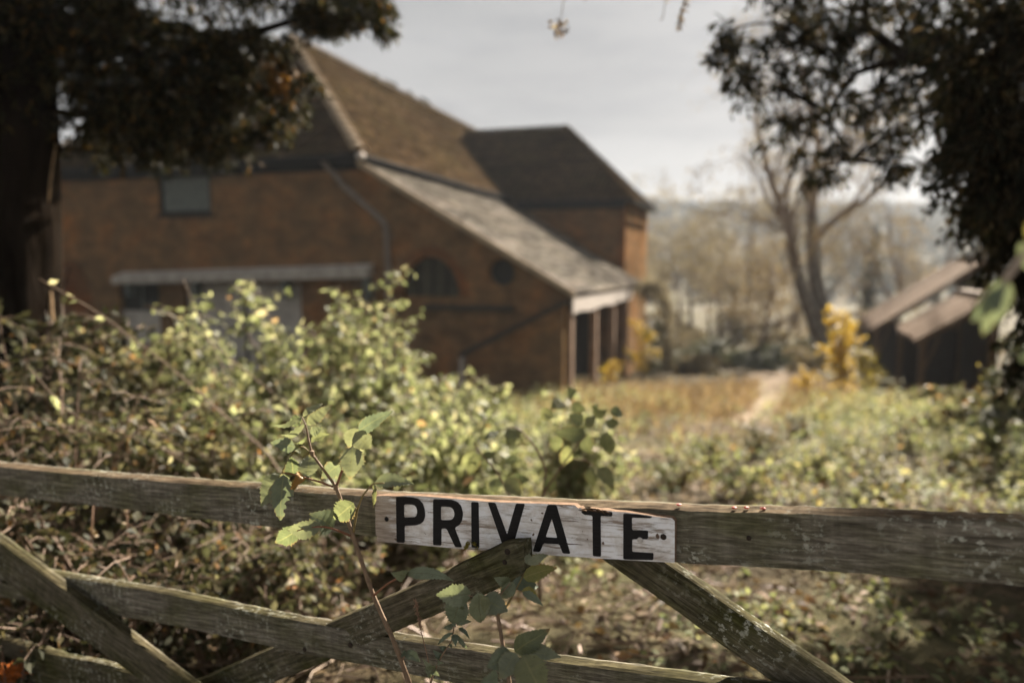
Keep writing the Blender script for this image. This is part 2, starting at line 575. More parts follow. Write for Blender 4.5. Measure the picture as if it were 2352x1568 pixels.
def brick_material(name, c1, c2, mortar):
    t = NT(name)
    uv = t.coord('UV')
    br = t.n('TexBrick')
    t.l(uv, br.inputs['Vector'])
    br.inputs['Color1'].default_value = (*c1, 1)
    br.inputs['Color2'].default_value = (*c2, 1)
    br.inputs['Mortar'].default_value = (*mortar, 1)
    br.inputs['Scale'].default_value = 1.0
    br.inputs['Mortar Size'].default_value = 0.006
    br.inputs['Brick Width'].default_value = 0.228
    br.inputs['Row Height'].default_value = 0.076
    br.inputs['Bias'].default_value = -0.1
    big = t.noise(t.coord('Object'), 0.9, 5, 0.6)
    mid = t.noise(t.coord('Object'), 5.0, 5, 0.6)
    col = t.mix(0.9, br.outputs['Color'], t.ramp(big, [(0.30, (0.62, 0.70, 0.72)), (0.48, (0.92, 0.95, 0.97)), (0.62, (1.15, 1.02, 0.92)), (0.74, (1.5, 1.05, 0.68))]), 'MULTIPLY')
    pat = t.noise(t.coord('Object', (1, 1, 1.6), (4, 2, 7)), 2.0, 6, 0.65)
    col = t.mix(0.8, col, t.ramp(pat, [(0.34, (0.6, 0.6, 0.58)), (0.5, (1, 1, 1)), (0.63, (1.4, 1.28, 1.15))]), 'MULTIPLY')
    col = t.mix(0.7, col, t.ramp(mid, [(0.3, (0.65, 0.65, 0.65)), (0.6, (1.1, 1.08, 1.05))]), 'MULTIPLY')
    return t.done(t.bsdf(col, 1.0, 0.0, t.bump(t.math('ADD', t.math('MULTIPLY', br.outputs['Fac'], -1.0), mid), 0.5, 0.012)))


M['brick'] = brick_material('brick', (0.205, 0.116, 0.057), (0.15, 0.094, 0.051), (0.185, 0.14, 0.092))
M['brick_red'] = brick_material('brick_red', (0.18, 0.08, 0.035), (0.14, 0.066, 0.03), (0.13, 0.095, 0.06))


def tile_material(name, stops, moss):
    t = NT(name)
    g = t.n('NewGeometry')
    col = t.ramp(g.outputs['Random Per Island'], stops)
    big = t.noise(t.coord('Object'), 0.7, 5, 0.6)
    col = t.mix(t.step(big, 0.45, 0.72), col, t.mix(0.6, col, moss))
    crs = t.noise(t.coord('Object', (0.35, 0.35, 6.5)), 1.0, 4, 0.6)
    col = t.mix(0.8, col, t.ramp(crs, [(0.35, (0.55, 0.55, 0.56)), (0.5, (1, 1, 1)), (0.65, (1.45, 1.4, 1.35))]), 'MULTIPLY')
    nz = t.noise(t.coord('Object'), 12, 5, 0.6)
    col = t.mix(0.6, col, t.ramp(nz, [(0.3, (0.6, 0.6, 0.6)), (0.7, (1.25, 1.25, 1.2))]), 'MULTIPLY')
    return t.done(t.bsdf(col, 1.0, 0.0, t.bump(nz, 0.4, 0.01)))


M['tile'] = tile_material('tile', [(0.0, (0.03, 0.020, 0.012)), (0.5, (0.055, 0.037, 0.022)), (1.0, (0.10, 0.067, 0.038))], (0.055, 0.045, 0.02))
M['tile_pale'] = tile_material('tile_pale', [(0.0, (0.085, 0.075, 0.064)), (0.5, (0.145, 0.128, 0.112)), (1.0, (0.23, 0.21, 0.185))], (0.11, 0.10, 0.075))
M['hip_tile'] = plain_material('hip_tile', (0.34, 0.265, 0.185), 0.9, 0.1, 0.4, 12)
M['black_paint'] = plain_material('black_paint', (0.018, 0.018, 0.018), 0.95, 0.03, 0.3)
M['pipe_grey'] = plain_material('pipe_grey', (0.17, 0.142, 0.118), 0.6, 0.3, 0.3)
M['lead'] = plain_material('lead', (0.36, 0.33, 0.29), 0.75, 0.2, 0.45, 5)
M['shutter'] = plain_material('shutter', (0.13, 0.145, 0.135), 0.8, 0.15, 0.25)
M['door_paint'] = plain_material('door_paint', (0.42, 0.39, 0.35), 0.8, 0.15, 0.3, 4)
M['dark_glass'] = plain_material('dark_glass', (0.03, 0.031, 0.027), 0.6, 0.2, 0.3)
M['arch_panel'] = plain_material('arch_panel', (0.062, 0.058, 0.043), 0.9, 0.05, 0.35, 3)
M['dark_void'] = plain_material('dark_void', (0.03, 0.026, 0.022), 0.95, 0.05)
M['white_board'] = plain_material('white_board', (0.36, 0.32, 0.285), 0.8, 0.15, 0.25, 6)
M['stone_coping'] = plain_material('stone_coping', (0.055, 0.048, 0.038), 0.9, 0.1, 0.35)
M['iron'] = plain_material('iron', (0.035, 0.025, 0.019), 0.8, 0.2, 0.4, 300)
M['twine'] = plain_material('twine', (0.42, 0.12, 0.02), 0.8, 0.2, 0.5, 60)
M['berry'] = plain_material('berry', (0.5, 0.06, 0.035), 0.45, 0.4, 0.4, 200)
M['lichen'] = plain_material('lichen', (0.30, 0.25, 0.055), 0.95, 0.05, 0.55, 400, bump=1.0)
M['stem_red'] = plain_material('stem_red', (0.20, 0.09, 0.05), 0.6, 0.3, 0.35, 120)
M['stem_brown'] = plain_material('stem_brown', (0.18, 0.12, 0.075), 0.65, 0.3, 0.4, 90)
M['stem_green'] = plain_material('stem_green', (0.20, 0.15, 0.06), 0.6, 0.3, 0.3, 90)
M['lit_rim_strand'] = plain_material('lit_rim_strand', (0.30, 0.20, 0.11), 0.8, 0.2, 0.4, 25)  # pale tone stands in for the sunlit rim of the yew trunk
M['cane'] = plain_material('cane', (0.17, 0.115, 0.08), 0.6, 0.3, 0.35, 40)
M['cut_stem'] = plain_material('cut_stem', (0.42, 0.32, 0.265), 0.6, 0.35, 0.45, 14)
M['dry_stalk'] = plain_material('dry_stalk', (0.24, 0.15, 0.10), 0.8, 0.2, 0.3, 120)


def ground_material():
    t = NT('ground_soil')
    v = t.coord('Object')
    a = t.noise(v, 0.35, 6, 0.6)
    b = t.noise(v, 6.0, 8, 0.7)
    c = t.noise(v, 38.0, 4, 0.6)
    col = t.ramp(b, [(0.3, (0.022, 0.016, 0.010)), (0.5, (0.06, 0.043, 0.025)), (0.72, (0.12, 0.09, 0.052))])
    col = t.mix(t.step(a, 0.42, 0.62), col, t.mix(0.55, col, (0.12, 0.125, 0.055)))
    col = t.mix(0.6, col, t.ramp(c, [(0.3, (0.5, 0.5, 0.5)), (0.65, (1.2, 1.2, 1.15))]), 'MULTIPLY')
    return t.done(t.bsdf(col, 0.95, 0.1, t.bump(t.math('ADD', b, c), 0.8, 0.05)))


M['ground'] = ground_material()


def path_material():
    t = NT('path_dirt')
    v = t.coord('Object')
    b = t.noise(v, 5.0, 8, 0.7)
    col = t.ramp(b, [(0.3, (0.12, 0.085, 0.055)), (0.55, (0.24, 0.18, 0.12)), (0.75, (0.36, 0.28, 0.19))])
    return t.done(t.bsdf(col, 0.95, 0.1, t.bump(b, 0.6, 0.04)))


M['path'] = path_material()
M['bounce_gravel'] = plain_material('bounce_gravel', (0.22, 0.21, 0.20), 0.95, 0.1, 0.4, 40, bump=0.8)

# ------------------------------------------------------------------ ground
ys = np.concatenate([np.linspace(-12, 30, 130), np.linspace(31, 150, 50), np.linspace(160, 900, 60)])
us = np.linspace(-1, 1, 130)
Yg, Ug = np.meshgrid(ys, us, indexing='ij')
Xg = Ug * (22 + np.abs(Yg) * 1.15)
Zg = gz(Xg, Yg)
nv_r, nv_c = Yg.shape
idx = np.arange(nv_r * nv_c).reshape(nv_r, nv_c)
q = np.stack([idx[:-1, :-1], idx[:-1, 1:], idx[1:, 1:], idx[1:, :-1]], -1).reshape(-1, 4)
ground = link('ground', fast_mesh('ground', np.stack([Xg, Yg, Zg], -1).reshape(-1, 3), q, True), M['ground'])
props(ground, kind='structure')

# the bare pale track that runs down beside the barn
pc = np.array([(3.9, 12), (4.9, 14), (5.9, 16.5), (7.2, 20), (8.6, 24), (10.5, 29), (13, 35)])
tt = np.linspace(0, 1, 60)
ti = np.linspace(0, 1, len(pc))
px_, py_ = np.interp(tt, ti, pc[:, 0]), np.interp(tt, ti, pc[:, 1])
vs = []
for i in range(60):
    wv = (0.55 + 0.9 * tt[i]) * (1 + 0.25 * math.sin(i * 1.3) + 0.15 * math.sin(i * 2.9))
    for k in np.linspace(-1, 1, 7):
        x, y = px_[i] + k * wv, py_[i] - k * wv * 0.25
        vs.append((x, y, gz(x, y) + 0.03 * (1 - abs(k) ** 3) - 0.012))
idx = np.arange(60 * 7).reshape(60, 7)
q = np.stack([idx[:-1, :-1], idx[:-1, 1:], idx[1:, 1:], idx[1:, :-1]], -1).reshape(-1, 4)
path = link('path', fast_mesh('path', np.array(vs), q, True), M['path'])
props(path, kind='structure')

# unseen lane added on this side of the gate to bounce sun onto it
lx, ly = np.meshgrid(np.linspace(-14, 14, 57), np.linspace(-5.0, 0.75, 24), indexing='ij')
lz = gz(lx, ly) + 0.02 * np.cos((ly + 2.1) / 2.9 * math.pi / 2) + 0.01
idx = np.arange(lx.size).reshape(lx.shape)
q = np.stack([idx[:-1, :-1], idx[1:, :-1], idx[1:, 1:], idx[:-1, 1:]], -1).reshape(-1, 4)
props(link('bounce_lane', fast_mesh('bounce_lane', np.stack([lx, ly, lz], -1).reshape(-1, 3), q, True), M['bounce_gravel']), kind='structure')

# ------------------------------------------------------------------ barn
dL = np.array([0.307, 0.9517, 0.0])
B0 = at(1303, 930, 15.8)
barn = thing('barn', 'old brown brick barn with steep hipped tiled roof and long lean-to on posts', 'barn', B0, math.atan2(-0.307, 0.9517))


def ring(cx, cz, r, a0, a1, n):
    return [(cx + r * math.cos(R(a0 + (a1 - a0) * i / n)), cz + r * math.sin(R(a0 + (a1 - a0) * i / n))) for i in range(n + 1)]


def rect(x0, x1, z0, z1):
    return [(x0, z0), (x1, z0), (x1, z1), (x0, z1)]


def arch(x0, x1, z0, zt, n=10):
    c, r = (x0 + x1) / 2, (x1 - x0) / 2
    s = (zt - z0)
    return [(x0, z0), (x1, z0)] + [(c + r * math.cos(R(180 * i / n)), z0 + s * math.sin(R(180 * i / n))) for i in range(1, n)]


# front wall (x = minus distance to the left of the lean-to corner)
front = [(0, -0.5), (0, 2.36), (-4.95, 5.28), (-4.95, 5.5), (-15, 5.5), (-15, -0.5)]
holes = [rect(-10.7, -9.1, 4.27, 5.3), rect(-12.15, -10.85, 0.9, 2.55), rect(-10.05, -6.6, -0.45, 2.55), arch(-3.9, -2.5, 2.3, 3.2),
         ring(-1.5, 2.86, 0.3, 0, 342, 19), arch(-14.4, -13.1, 0.4, 2.9)]
MB().prism(front[::-1], holes, 0.0, 0.34).build('front_wall', M['brick'], barn)
mb = MB()
mb.box(-5.3, -4.96, 0.34, 26, -2.4, 5.3)
mb.box(-15, -14.66, 0.34, 26, -2.4, 5.4)
mb.build('side_wall', M['brick'], barn)
mb = MB()
mb.box(-4.66, -0.62, 11.0, 11.34, -2.2, 5.1)
mb.box(-0.96, -0.62, 11.34, 17.0, -2.4, 5.1)
mb.build('wing_wall', M['brick'], barn)
# lighter brick pier strips at the wing corner
MB().box(-0.80, -0.60, 10.97, 11.2, -2.2, 4.95).build('corner_pier', M['brick_red'], barn)

# fillings of the openings
sh = MB().box(-10.66, -9.14, 0.12, 0.16, 4.3, 5.27).build('shutter', M['shutter'], barn)
for i in range(6):
    x = -10.62 + i * 0.25
    MB().box(x, x + 0.235, 0.095, 0.118, 4.32, 5.25).build('board', M['shutter'], sh)
MB().box(-10.8, -9.0, -0.05, 0.1, 4.17, 4.265).build('window_sill', M['stone_coping'], barn)
for bx0, bx1, bz0, bz1 in ((-10.7, -10.62, 4.27, 5.3), (-9.18, -9.1, 4.27, 5.3), (-10.62, -9.18, 5.22, 5.3), (-10.62, -9.18, 4.27, 4.34)):
    MB().box(bx0, bx1, 0.05, 0.094, bz0, bz1).build('frame', M['black_paint'], sh)
aw = MB().prism(arch(-3.9, -2.5, 2.3, 3.2), [], 0.17, 0.2).build('arched_window', M['arch_panel'], barn)
for x in (-3.55, -3.2, -2.85):
    MB().box(x - 0.02, x + 0.02, 0.13, 0.168, 2.31, 2.30 + 0.9 * math.sqrt(max(0.05, 1 - ((x + 3.2) / 0.7) ** 2)) - 0.03).build('glazing_bar', M['black_paint'], aw)
# voussoirs of the brick arch, one by one
for i in range(17):
    a0, a1 = R(180 * (i + 0.06) / 17), R(180 * (i + 0.94) / 17)
    pts = [(-3.2 + 0.71 * math.cos(a0), 2.3 + 0.91 * math.sin(a0)), (-3.2 + 0.92 * math.cos(a0), 2.3 + 1.12 * math.sin(a0)),
           (-3.2 + 0.92 * math.cos(a1), 2.3 + 1.12 * math.sin(a1)), (-3.2 + 0.71 * math.cos(a1), 2.3 + 0.91 * math.sin(a1))]
    MB().prism(pts, [], -0.012, 0.02).build('arch_brick', M['brick_red'], barn)
for i in range(15):
    a0, a1 = R(180 * (i + 0.06) / 15), R(180 * (i + 0.94) / 15)
    pts = [(-13.75 + 0.66 * math.cos(a0), 0.4 + 2.51 * math.sin(a0)), (-13.75 + 0.88 * math.cos(a0), 0.4 + 2.72 * math.sin(a0)),
           (-13.75 + 0.88 * math.cos(a1), 0.4 + 2.72 * math.sin(a1)), (-13.75 + 0.66 * math.cos(a1), 0.4 + 2.51 * math.sin(a1))]
    MB().prism(pts, [], -0.012, 0.02).build('arch_brick', M['brick_red'], barn)
MB().prism(arch(-14.4, -13.1, 0.4, 2.9), [], 0.1, 0.14).build('blocked_arch', M['brick_red'], barn)
MB().prism(ring(-1.5, 2.86, 0.3, 0, 342, 19), [], 0.2, 0.24).build('round_opening', M['dark_glass'], barn)
sw = MB().box(-12.15, -10.85, 0.16, 0.2, 1.8, 2.55).build('side_window', M['dark_glass'], barn)
MB().box(-11.53, -11.47, 0.12, 0.158, 1.8, 2.55).build('glazing_bar', M['shutter'], sw)
MB().box(-12.15, -10.85, 0.1, 0.2, 0.9, 1.79).build('window_panel', M['door_paint'], barn)
for (x0, x1) in ((-10.03, -8.36), (-8.24, -6.62)):
    d = MB().box(x0, x1, 0.14, 0.17, -0.4, 2.53).build('door', M['door_paint'], barn)
    n = 8
    for i in range(n):
        a0 = x0 + (x1 - x0) * i / n
        MB().box(a0 + 0.006, a0 + (x1 - x0) / n - 0.006, 0.11, 0.138, -0.4, 2.5).build('board', M['door_paint'], d)
MB().box(-8.36, -8.24, 0.16, 0.2, -0.4, 2.54).build('door_gap', M['dark_void'], barn)
# sagging lead-covered hood above the doors
hv = [(-12.0, -0.38, 2.50), (-4.62, -0.38, 2.72), (-4.62, -0.003, 2.76), (-12.0, -0.003, 2.54), (-12.0, -0.38, 2.68), (-4.62, -0.38, 2.92), (-4.62, -0.003, 3.04), (-12.0, -0.003, 2.80)]
hood = MB().hexa(hv).build('door_hood', M['lead'], barn)
for x in (-11.6, -9.5, -6.9, -4.7):
    MB().box(x - 0.05, x + 0.05, -0.3, -0.004, 2.2, 2.5 + (x + 12) * 0.028).build('hood_bracket', M['shutter'], hood)
MB().box(-3.35, -1.2, -0.09, -0.003, 2.0, 2.13).build('wall_ledge', M['stone_coping'], barn)
# low forward wall with sloping coping
MB().prism([(-2.22, -0.6), (0.0, -0.6), (0.0, 2.18), (-2.22, 1.05)], [], -0.42, -0.004).build('low_wall', M['brick'], barn)
MB().prism([(-2.3, 1.01), (0.03, 2.185), (0.03, 2.30), (-2.3, 1.13)], [], -0.5, -0.006).build('coping', M['stone_coping'], barn)
MB().box(-2.34, -2.225, -0.44, -0.2, -0.5, 1.0).build('wall_end_post', M['white_board'], barn)

# roofs: a solid slope with separate tiles laid over it in courses
def slope(name, poly, parent, mat, course=0.115, tw=0.19, seed=1):
    """poly: (p00 eave left, p01 eave right, p11 ridge right, p10 ridge left), local 3-d"""
    rg = np.random.default_rng(seed)
    e0, e1, r1, r0 = [np.array(p, float) for p in poly]
    up = unit(np.cross(e1 - e0, (r0 + r1) / 2 - e0))
    if up[2] < 0:
        up = -up
    slab = MB().hexa([e0 - up * 0.08, e1 - up * 0.08, r1 - up * 0.08, r0 - up * 0.08, e0, e1, r1, r0])
    deck = slab.build(name, mat, parent)
    udir = unit(e1 - e0)
    hdir = unit(np.cross(up, udir))
    if hdir[2] < 0:
        hdir = -hdir
    hl = np.dot(r0 - e0, hdir)
    n = int(hl / course)
    cen, half = [], []
    for j in range(n):
        s = (j + 0.5) / n
        a, b = e0 + (r0 - e0) * s, e1 + (r1 - e1) * s
        wd = np.dot(b - a, udir)
        k = int(wd / tw)
        if k < 1:
            continue
        off = (j % 2) * 0.5
        for i in range(k):
            fr = (i + 0.5 + off * 0.5) / (k + 0.5)
            cen.append(a + (b - a) * fr)
            half.append(tw * 0.485)
    cen = np.array(cen)
    m = len(cen)
    wav = 0.014 * smooth_noise(cen * 1.1, seed)[:, None]
    j1, j2 = rg.normal(0, 0.006, (m, 1)) + wav, rg.normal(0, 0.004, (m, 1)) + wav * 0.4
    hw = np.array(half)[:, None]
    lo = cen - hdir * course * 0.62
    hi = cen + hdir * course * 0.62
    t_lo, t_hi = 0.034 + j1, 0.010 + j2 * 0.5
    v = np.stack([lo - udir * hw + up * (t_lo - 0.016), lo + udir * hw + up * (t_lo - 0.016), hi + udir * hw + up * (t_hi - 0.008), hi - udir * hw + up * (t_hi - 0.008),
                  lo - udir * hw + up * t_lo, lo + udir * hw + up * (t_lo + j2), hi + udir * hw + up * t_hi, hi - udir * hw + up * t_hi], 1)
    f = np.array([(4, 5, 6, 7), (0, 1, 5, 4), (1, 2, 6, 5), (3, 0, 4, 7)])
    F = (f[None] + (np.arange(m) * 8)[:, None, None]).reshape(-1, 4)
    o = link('roof_tiles', fast_mesh('roof_tiles', v.reshape(-1, 3), F), mat, deck)
    props(o, kind='stuff')
    return deck


EZ, RZ = 5.5, 9.85
slope('roof_slope', [(-4.8, -0.2, EZ), (-4.8, 26, EZ - 0.35), (-10, 26, RZ - 0.4), (-10, 5.0, RZ)], barn, M['tile'], seed=1)
slope('hip_slope', [(-15.2, -0.2, EZ), (-4.8, -0.2, EZ), (-9.99, 5.0, RZ), (-10.01, 5.0, RZ)], barn, M['tile'], seed=2)
MB().hexa([(-15.2, 26, EZ - 0.1), (-15.2, -0.2, EZ - 0.1), (-10, 5, RZ - 0.1), (-10, 26, RZ - 0.5), (-15.2, 26, EZ), (-15.2, -0.2, EZ), (-10, 5, RZ - 0.01), (-10, 26, RZ - 0.41)]).build('far_roof_slope', M['tile'], barn)
WZ, WE = 8.28, 5.2
slope('wing_roof_slope', [(-7.9, 10.75, WE), (-0.4, 10.75, WE), (-3.5, 14.0, WZ), (-7.9, 14.0, WZ)], barn, M['tile'], seed=3)
slope('wing_end_slope', [(-0.4, 10.75, WE), (-0.4, 17.25, WE), (-3.5, 14.01, WZ), (-3.5, 13.99, WZ)], barn, M['tile'], seed=4)
MB().hexa([(-0.4, 17.25, WE - 0.1), (-7.9, 17.25, WE - 0.1), (-7.9, 14, WZ - 0.1), (-3.5, 14, WZ - 0.1), (-0.4, 17.25, WE), (-7.9, 17.25, WE), (-7.9, 14, WZ - 0.01), (-3.5, 14, WZ - 0.01)]).build('wing_back_slope', M['tile'], barn)
lt = slope('lean_to_roof', [(0.16, -0.16, 2.42), (0.16, 10.9, 2.22), (-4.92, 10.9, 5.16), (-4.92, -0.16, 5.36)], barn, M['tile_pale'], seed=5)
# verge board up the gable edge of the lean-to
MB().hexa([(0.18, -0.2, 2.33), (0.18, -0.16, 2.33), (-4.9, -0.16, 5.26), (-4.9, -0.2, 5.26), (0.18, -0.2, 2.47), (0.18, -0.16, 2.47), (-4.9, -0.16, 5.40), (-4.9, -0.2, 5.40)]).build('verge_board', M['hip_tile'], barn)


def cap_tiles(p0, p1, n, r, mat, parent, name='hip_tile'):
    p0, p1 = np.array(p0, float), np.array(p1, float)
    d = (p1 - p0) / n
    L = np.linalg.norm(d)
    du = d / L
    side = unit(np.cross(du, [0, 0, 1.0]))
    up = np.cross(side, du)
    me = None
    for i in range(n):
        if me is None:
            mb = MB()
            for e, (off, rr) in enumerate(((0.0, r), (L * 1.08, r * 0.86))):
                pass
            vv = []
            for off, rr, lift in ((0.0, r * 1.08, 0.03), (L * 1.1, r * 0.84, -0.005)):
                for a in np.linspace(-80, 80, 7):
                    vv.append(du * off + side * rr * math.sin(R(a)) + up * (rr * 0.75 * math.cos(R(a)) + lift))
                for a in np.linspace(80, -80, 7):
                    vv.append(du * off + side * (rr - 0.02) * math.sin(R(a)) + up * ((rr - 0.02) * 0.75 * math.cos(R(a)) + lift - 0.012))
            ff = [(k, (k + 1) % 14, 14 + (k + 1) % 14, 14 + k) for k in range(14)]
            ff.append(tuple(range(13, -1, -1)))
            ff.append(tuple(range(14, 28)))
            mb.add(vv, ff)
            me = mb.mesh(name, True)
        o = link(name, me, mat, parent)
        o.location = p0 + d * i
        o.rotation_euler = (random.uniform(-0.03, 0.03), random.uniform(-0.03, 0.03), 0)


cap_tiles((-4.82, -0.18, EZ + 0.03), (-9.98, 4.98, RZ + 0.02), 22, 0.19, M['hip_tile'], barn)
cap_tiles((-15.18, -0.18, EZ + 0.03), (-10.02, 4.98, RZ + 0.02), 24, 0.15, M['hip_tile'], barn)
cap_tiles((-10, 5.0, RZ + 0.02), (-10, 26, RZ - 0.38), 48, 0.15, M['hip_tile'], barn, 'ridge_tile')
cap_tiles((-0.42, 10.77, WE + 0.03), (-3.48, 13.98, WZ + 0.02), 14, 0.13, M['tile'], barn)
cap_tiles((-0.42, 17.23, WE + 0.03), (-3.48, 14.02, WZ + 0.02), 14, 0.13, M['tile'], barn)
cap_tiles((-3.5, 14.0, WZ + 0.02), (-7.8, 14.0, WZ + 0.02), 12, 0.13, M['tile'], barn, 'ridge_tile')
for y_ in (10.4, 11.3, 11.8, 13.2, 14.6, 15.1):
    v_, f_ = leaves(rng.normal(0, 0.05, (40, 3)) + np.array([-10, y_, RZ + 0.12 - (y_ - 5) * 0.019]), rng.normal(0, 0.6, (40, 3)) + np.array([0, 0, 0.8]), 0.16, 0.06, rng)
    link('moss_tuft', fast_mesh('moss_tuft', v_, f_), M['yew_leaf'], barn)['kind'] = 'stuff'
# gutters and downpipe
MB().tube([(-15.3, -0.28, EZ - 0.08), (-10, -0.28, EZ - 0.10), (-4.72, -0.28, EZ - 0.06)], 0.075, 8).build('gutter', M['black_paint'], barn)
MB().tube([(-4.72, -0.28, EZ - 0.07), (-4.72, 10.7, EZ - 0.24)], 0.07, 8).build('gutter', M['black_paint'], barn)
MB().tube([(-4.6, 10.66, WE - 0.07), (-0.3, 10.66, WE - 0.07)], 0.075, 8).build('gutter', M['black_paint'], barn)
MB().tube([(-0.3, 10.66, WE - 0.07), (-0.3, 17.3, WE - 0.07)], 0.07, 8).build('gutter', M['black_paint'], barn)
MB().box(-15.0, -4.95, -0.06, -0.003, EZ - 0.32, EZ - 0.08).build('fascia_board', M['black_paint'], barn)
MB().hexa([(-4.9, 0.0, EZ - 0.4), (-4.86, 0.0, EZ - 0.4), (-4.86, 10.9, EZ - 0.58), (-4.9, 10.9, EZ - 0.58), (-4.9, 0.0, EZ - 0.06), (-4.86, 0.0, EZ - 0.06), (-4.86, 10.9, EZ - 0.22), (-4.9, 10.9, EZ - 0.22)]).build('fascia_board', M['black_paint'], barn)
MB().box(-4.6, -0.6, 10.92, 10.995, WE - 0.3, WE - 0.05).build('fascia_board', M['black_paint'], barn)
dp = MB().tube([(-5.75, -0.25, 5.40), (-5.70, -0.16, 5.25), (-5.42, -0.12, 4.98), (-5.36, -0.12, 4.86), (-4.32, -0.12, 4.02), (-4.22, -0.12, 3.86), (-4.19, -0.12, 2.4), (-4.17, -0.12, -0.3)],
               0.068, 10).build('downpipe', M['pipe_grey'], barn, True)
for z in (3.6, 2.2, 0.9):
    MB().tube([(-4.19, -0.12, z), (-4.19, -0.12, z + 0.07)], 0.085, 10).build('collar', M['pipe_grey'], dp)
MB().tube([(-4.72, -0.42, EZ - 0.06), (-4.72, -0.25, EZ - 0.06)], 0.085, 12).build('gutter_end', M['white_board'], barn)
# open side of the lean-to: posts, plate and pale fascia
for y, sz in ((0.1, 0.085), (2.75, 0.085), (5.35, 0.08), (7.7, 0.08)):
    MB().box(0.0 - sz, 0.0 + sz, y - sz, y + sz, -1.6, 2.03).build('post', M['post_wood'], barn)
mb = MB()
n = 9
for i in range(n):
    y0, y1 = -0.1 + 8.2 * i / n, -0.1 + 8.2 * (i + 1) / n
    d0, d1 = 0.03 * math.sin(i * 2.1), 0.03 * math.sin((i + 1) * 2.1)
    mb.hexa([(0.10, y0, 1.98 + d0 - i * 0.012), (0.135, y0, 1.98 + d0 - i * 0.012), (0.135, y1, 1.98 + d1 - i * 0.012), (0.10, y1, 1.98 + d1 - i * 0.012),
             (0.10, y0, 2.34 - i * 0.015), (0.135, y0, 2.34 - i * 0.015), (0.135, y1, 2.34 - i * 0.015), (0.10, y1, 2.34 - i * 0.015)])
mb.build('fascia_board', M['white_board'], barn)
MB().box(-0.08, 0.08, 0.0, 10.8, 2.04, 2.2).build('wall_plate', M['shed_wood'], barn)
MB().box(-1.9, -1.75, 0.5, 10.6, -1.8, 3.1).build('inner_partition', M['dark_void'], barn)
for y in (1.6, 4.1, 6.6):
    MB().box(-1.74, -1.62, y, y + 0.9, -0.8, 1.75).build('stall_door', M['shed_wood'], barn)

# ------------------------------------------------------------------ wood sheds on the right
SH_ROT = math.atan2(-0.307, 0.9517)


def shed(label, near_px, near_d, length, width, rise, post_h):
    p = at(near_px[0], near_px[1], near_d)
    z0 = float(p[2])
    o = thing('wood_shed', label, 'shed', p, SH_ROT, 'open timber sheds beside the track')
    sl = math.atan2(rise, width)
    n = 9
    for i in range(n):
        y0, y1 = length * i / n, length * (i + 1) / n - 0.012
        dz = random.uniform(-0.012, 0.012)
        ex = random.uniform(-0.07, 0.05)
        mb = MB()
        mb.hexa([(ex, y0, -0.02 + dz + ex * rise / width), (width, y0, rise - 0.02 + dz), (width, y1, rise - 0.02 + dz), (ex, y1, -0.02 + dz + ex * rise / width),
                 (ex, y0, 0.015 + dz + ex * rise / width), (width, y0, rise + 0.015 + dz), (width, y1, rise + 0.015 + dz), (ex, y1, 0.015 + dz + ex * rise / width)])
        mb.build('roof_board', M['shed_wood'], o)
    MB().box(width - 0.12, width + 0.12, -0.03, length + 0.03, rise + 0.02, rise + 0.05).build('ridge_board', M['pale_wood'], o)
    MB().hexa([(0.0, -0.05, -0.14), (width, -0.05, rise - 0.14), (width, -0.02, rise - 0.14), (0.0, -0.02, -0.14), (0.0, -0.05, -0.03), (width, -0.05, rise - 0.03), (width, -0.02, rise - 0.03), (0.0, -0.02, -0.03)]).build('barge_board', M['shed_wood'], o)
    for y in (0.12, length - 0.12):
        MB().box(0.1, 0.22, y - 0.06, y + 0.06, -post_h - 0.6, -0.03).build('post', M['shed_wood'], o)
        MB().box(width - 0.06, width + 0.06, y - 0.06, y + 0.06, -post_h - 0.6, rise - 0.05).build('post', M['shed_wood'], o)
    MB().hexa([(0.12, 0.04, -post_h * 0.62), (0.18, 0.04, -post_h * 0.62), (0.18, 0.08, -post_h * 0.62), (0.12, 0.08, -post_h * 0.62), (0.45, 0.04, 0.05), (0.51, 0.04, 0.08), (0.51, 0.08, 0.08), (0.45, 0.08, 0.05)]).build('knee_brace', M['shed_wood'], o)
    MB().box(0.08, 0.24, 0.0, length, -0.12, -0.035).build('eave_beam', M['shed_wood'], o)
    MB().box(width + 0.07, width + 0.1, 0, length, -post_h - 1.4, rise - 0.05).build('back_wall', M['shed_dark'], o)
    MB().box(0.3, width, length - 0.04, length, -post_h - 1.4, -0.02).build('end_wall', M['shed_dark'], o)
    return o


shed('nearer open timber shed with lit brown board roof beside yellow shrub', (2105, 780), 17.0, 2.9, 1.55, 1.02, 1.35)
shed('darker open timber shed behind the nearer shed roof', (2002, 757), 21.5, 3.4, 2.9, 2.1, 1.5)

# ------------------------------------------------------------------ gate
GP = at(1176, 1150, 1.37)                                   # a point on the gate's front plane
g_dir = -unit(ray(-2200, 945))                              # along the rails, towards the hinge end
g_n = unit(np.cross(np.cross(g_dir, [0, 0, 1.0]), [0, 0, 1.0]) * 0 + np.cross(g_dir, [0, 0, 1.0]))
if np.dot(g_n, CAM - GP) < 0:
    g_n = -g_n
g_up = np.cross(g_n, g_dir)
if g_up[2] < 0:
    g_up = -g_up


def gp(px, py, off=0.0):
    return hit(px, py, GP + g_n * off, g_n)


gate = thing('field_gate', 'weathered grey timber field gate with rails and crossing braces', 'gate', (0, 0, 0))


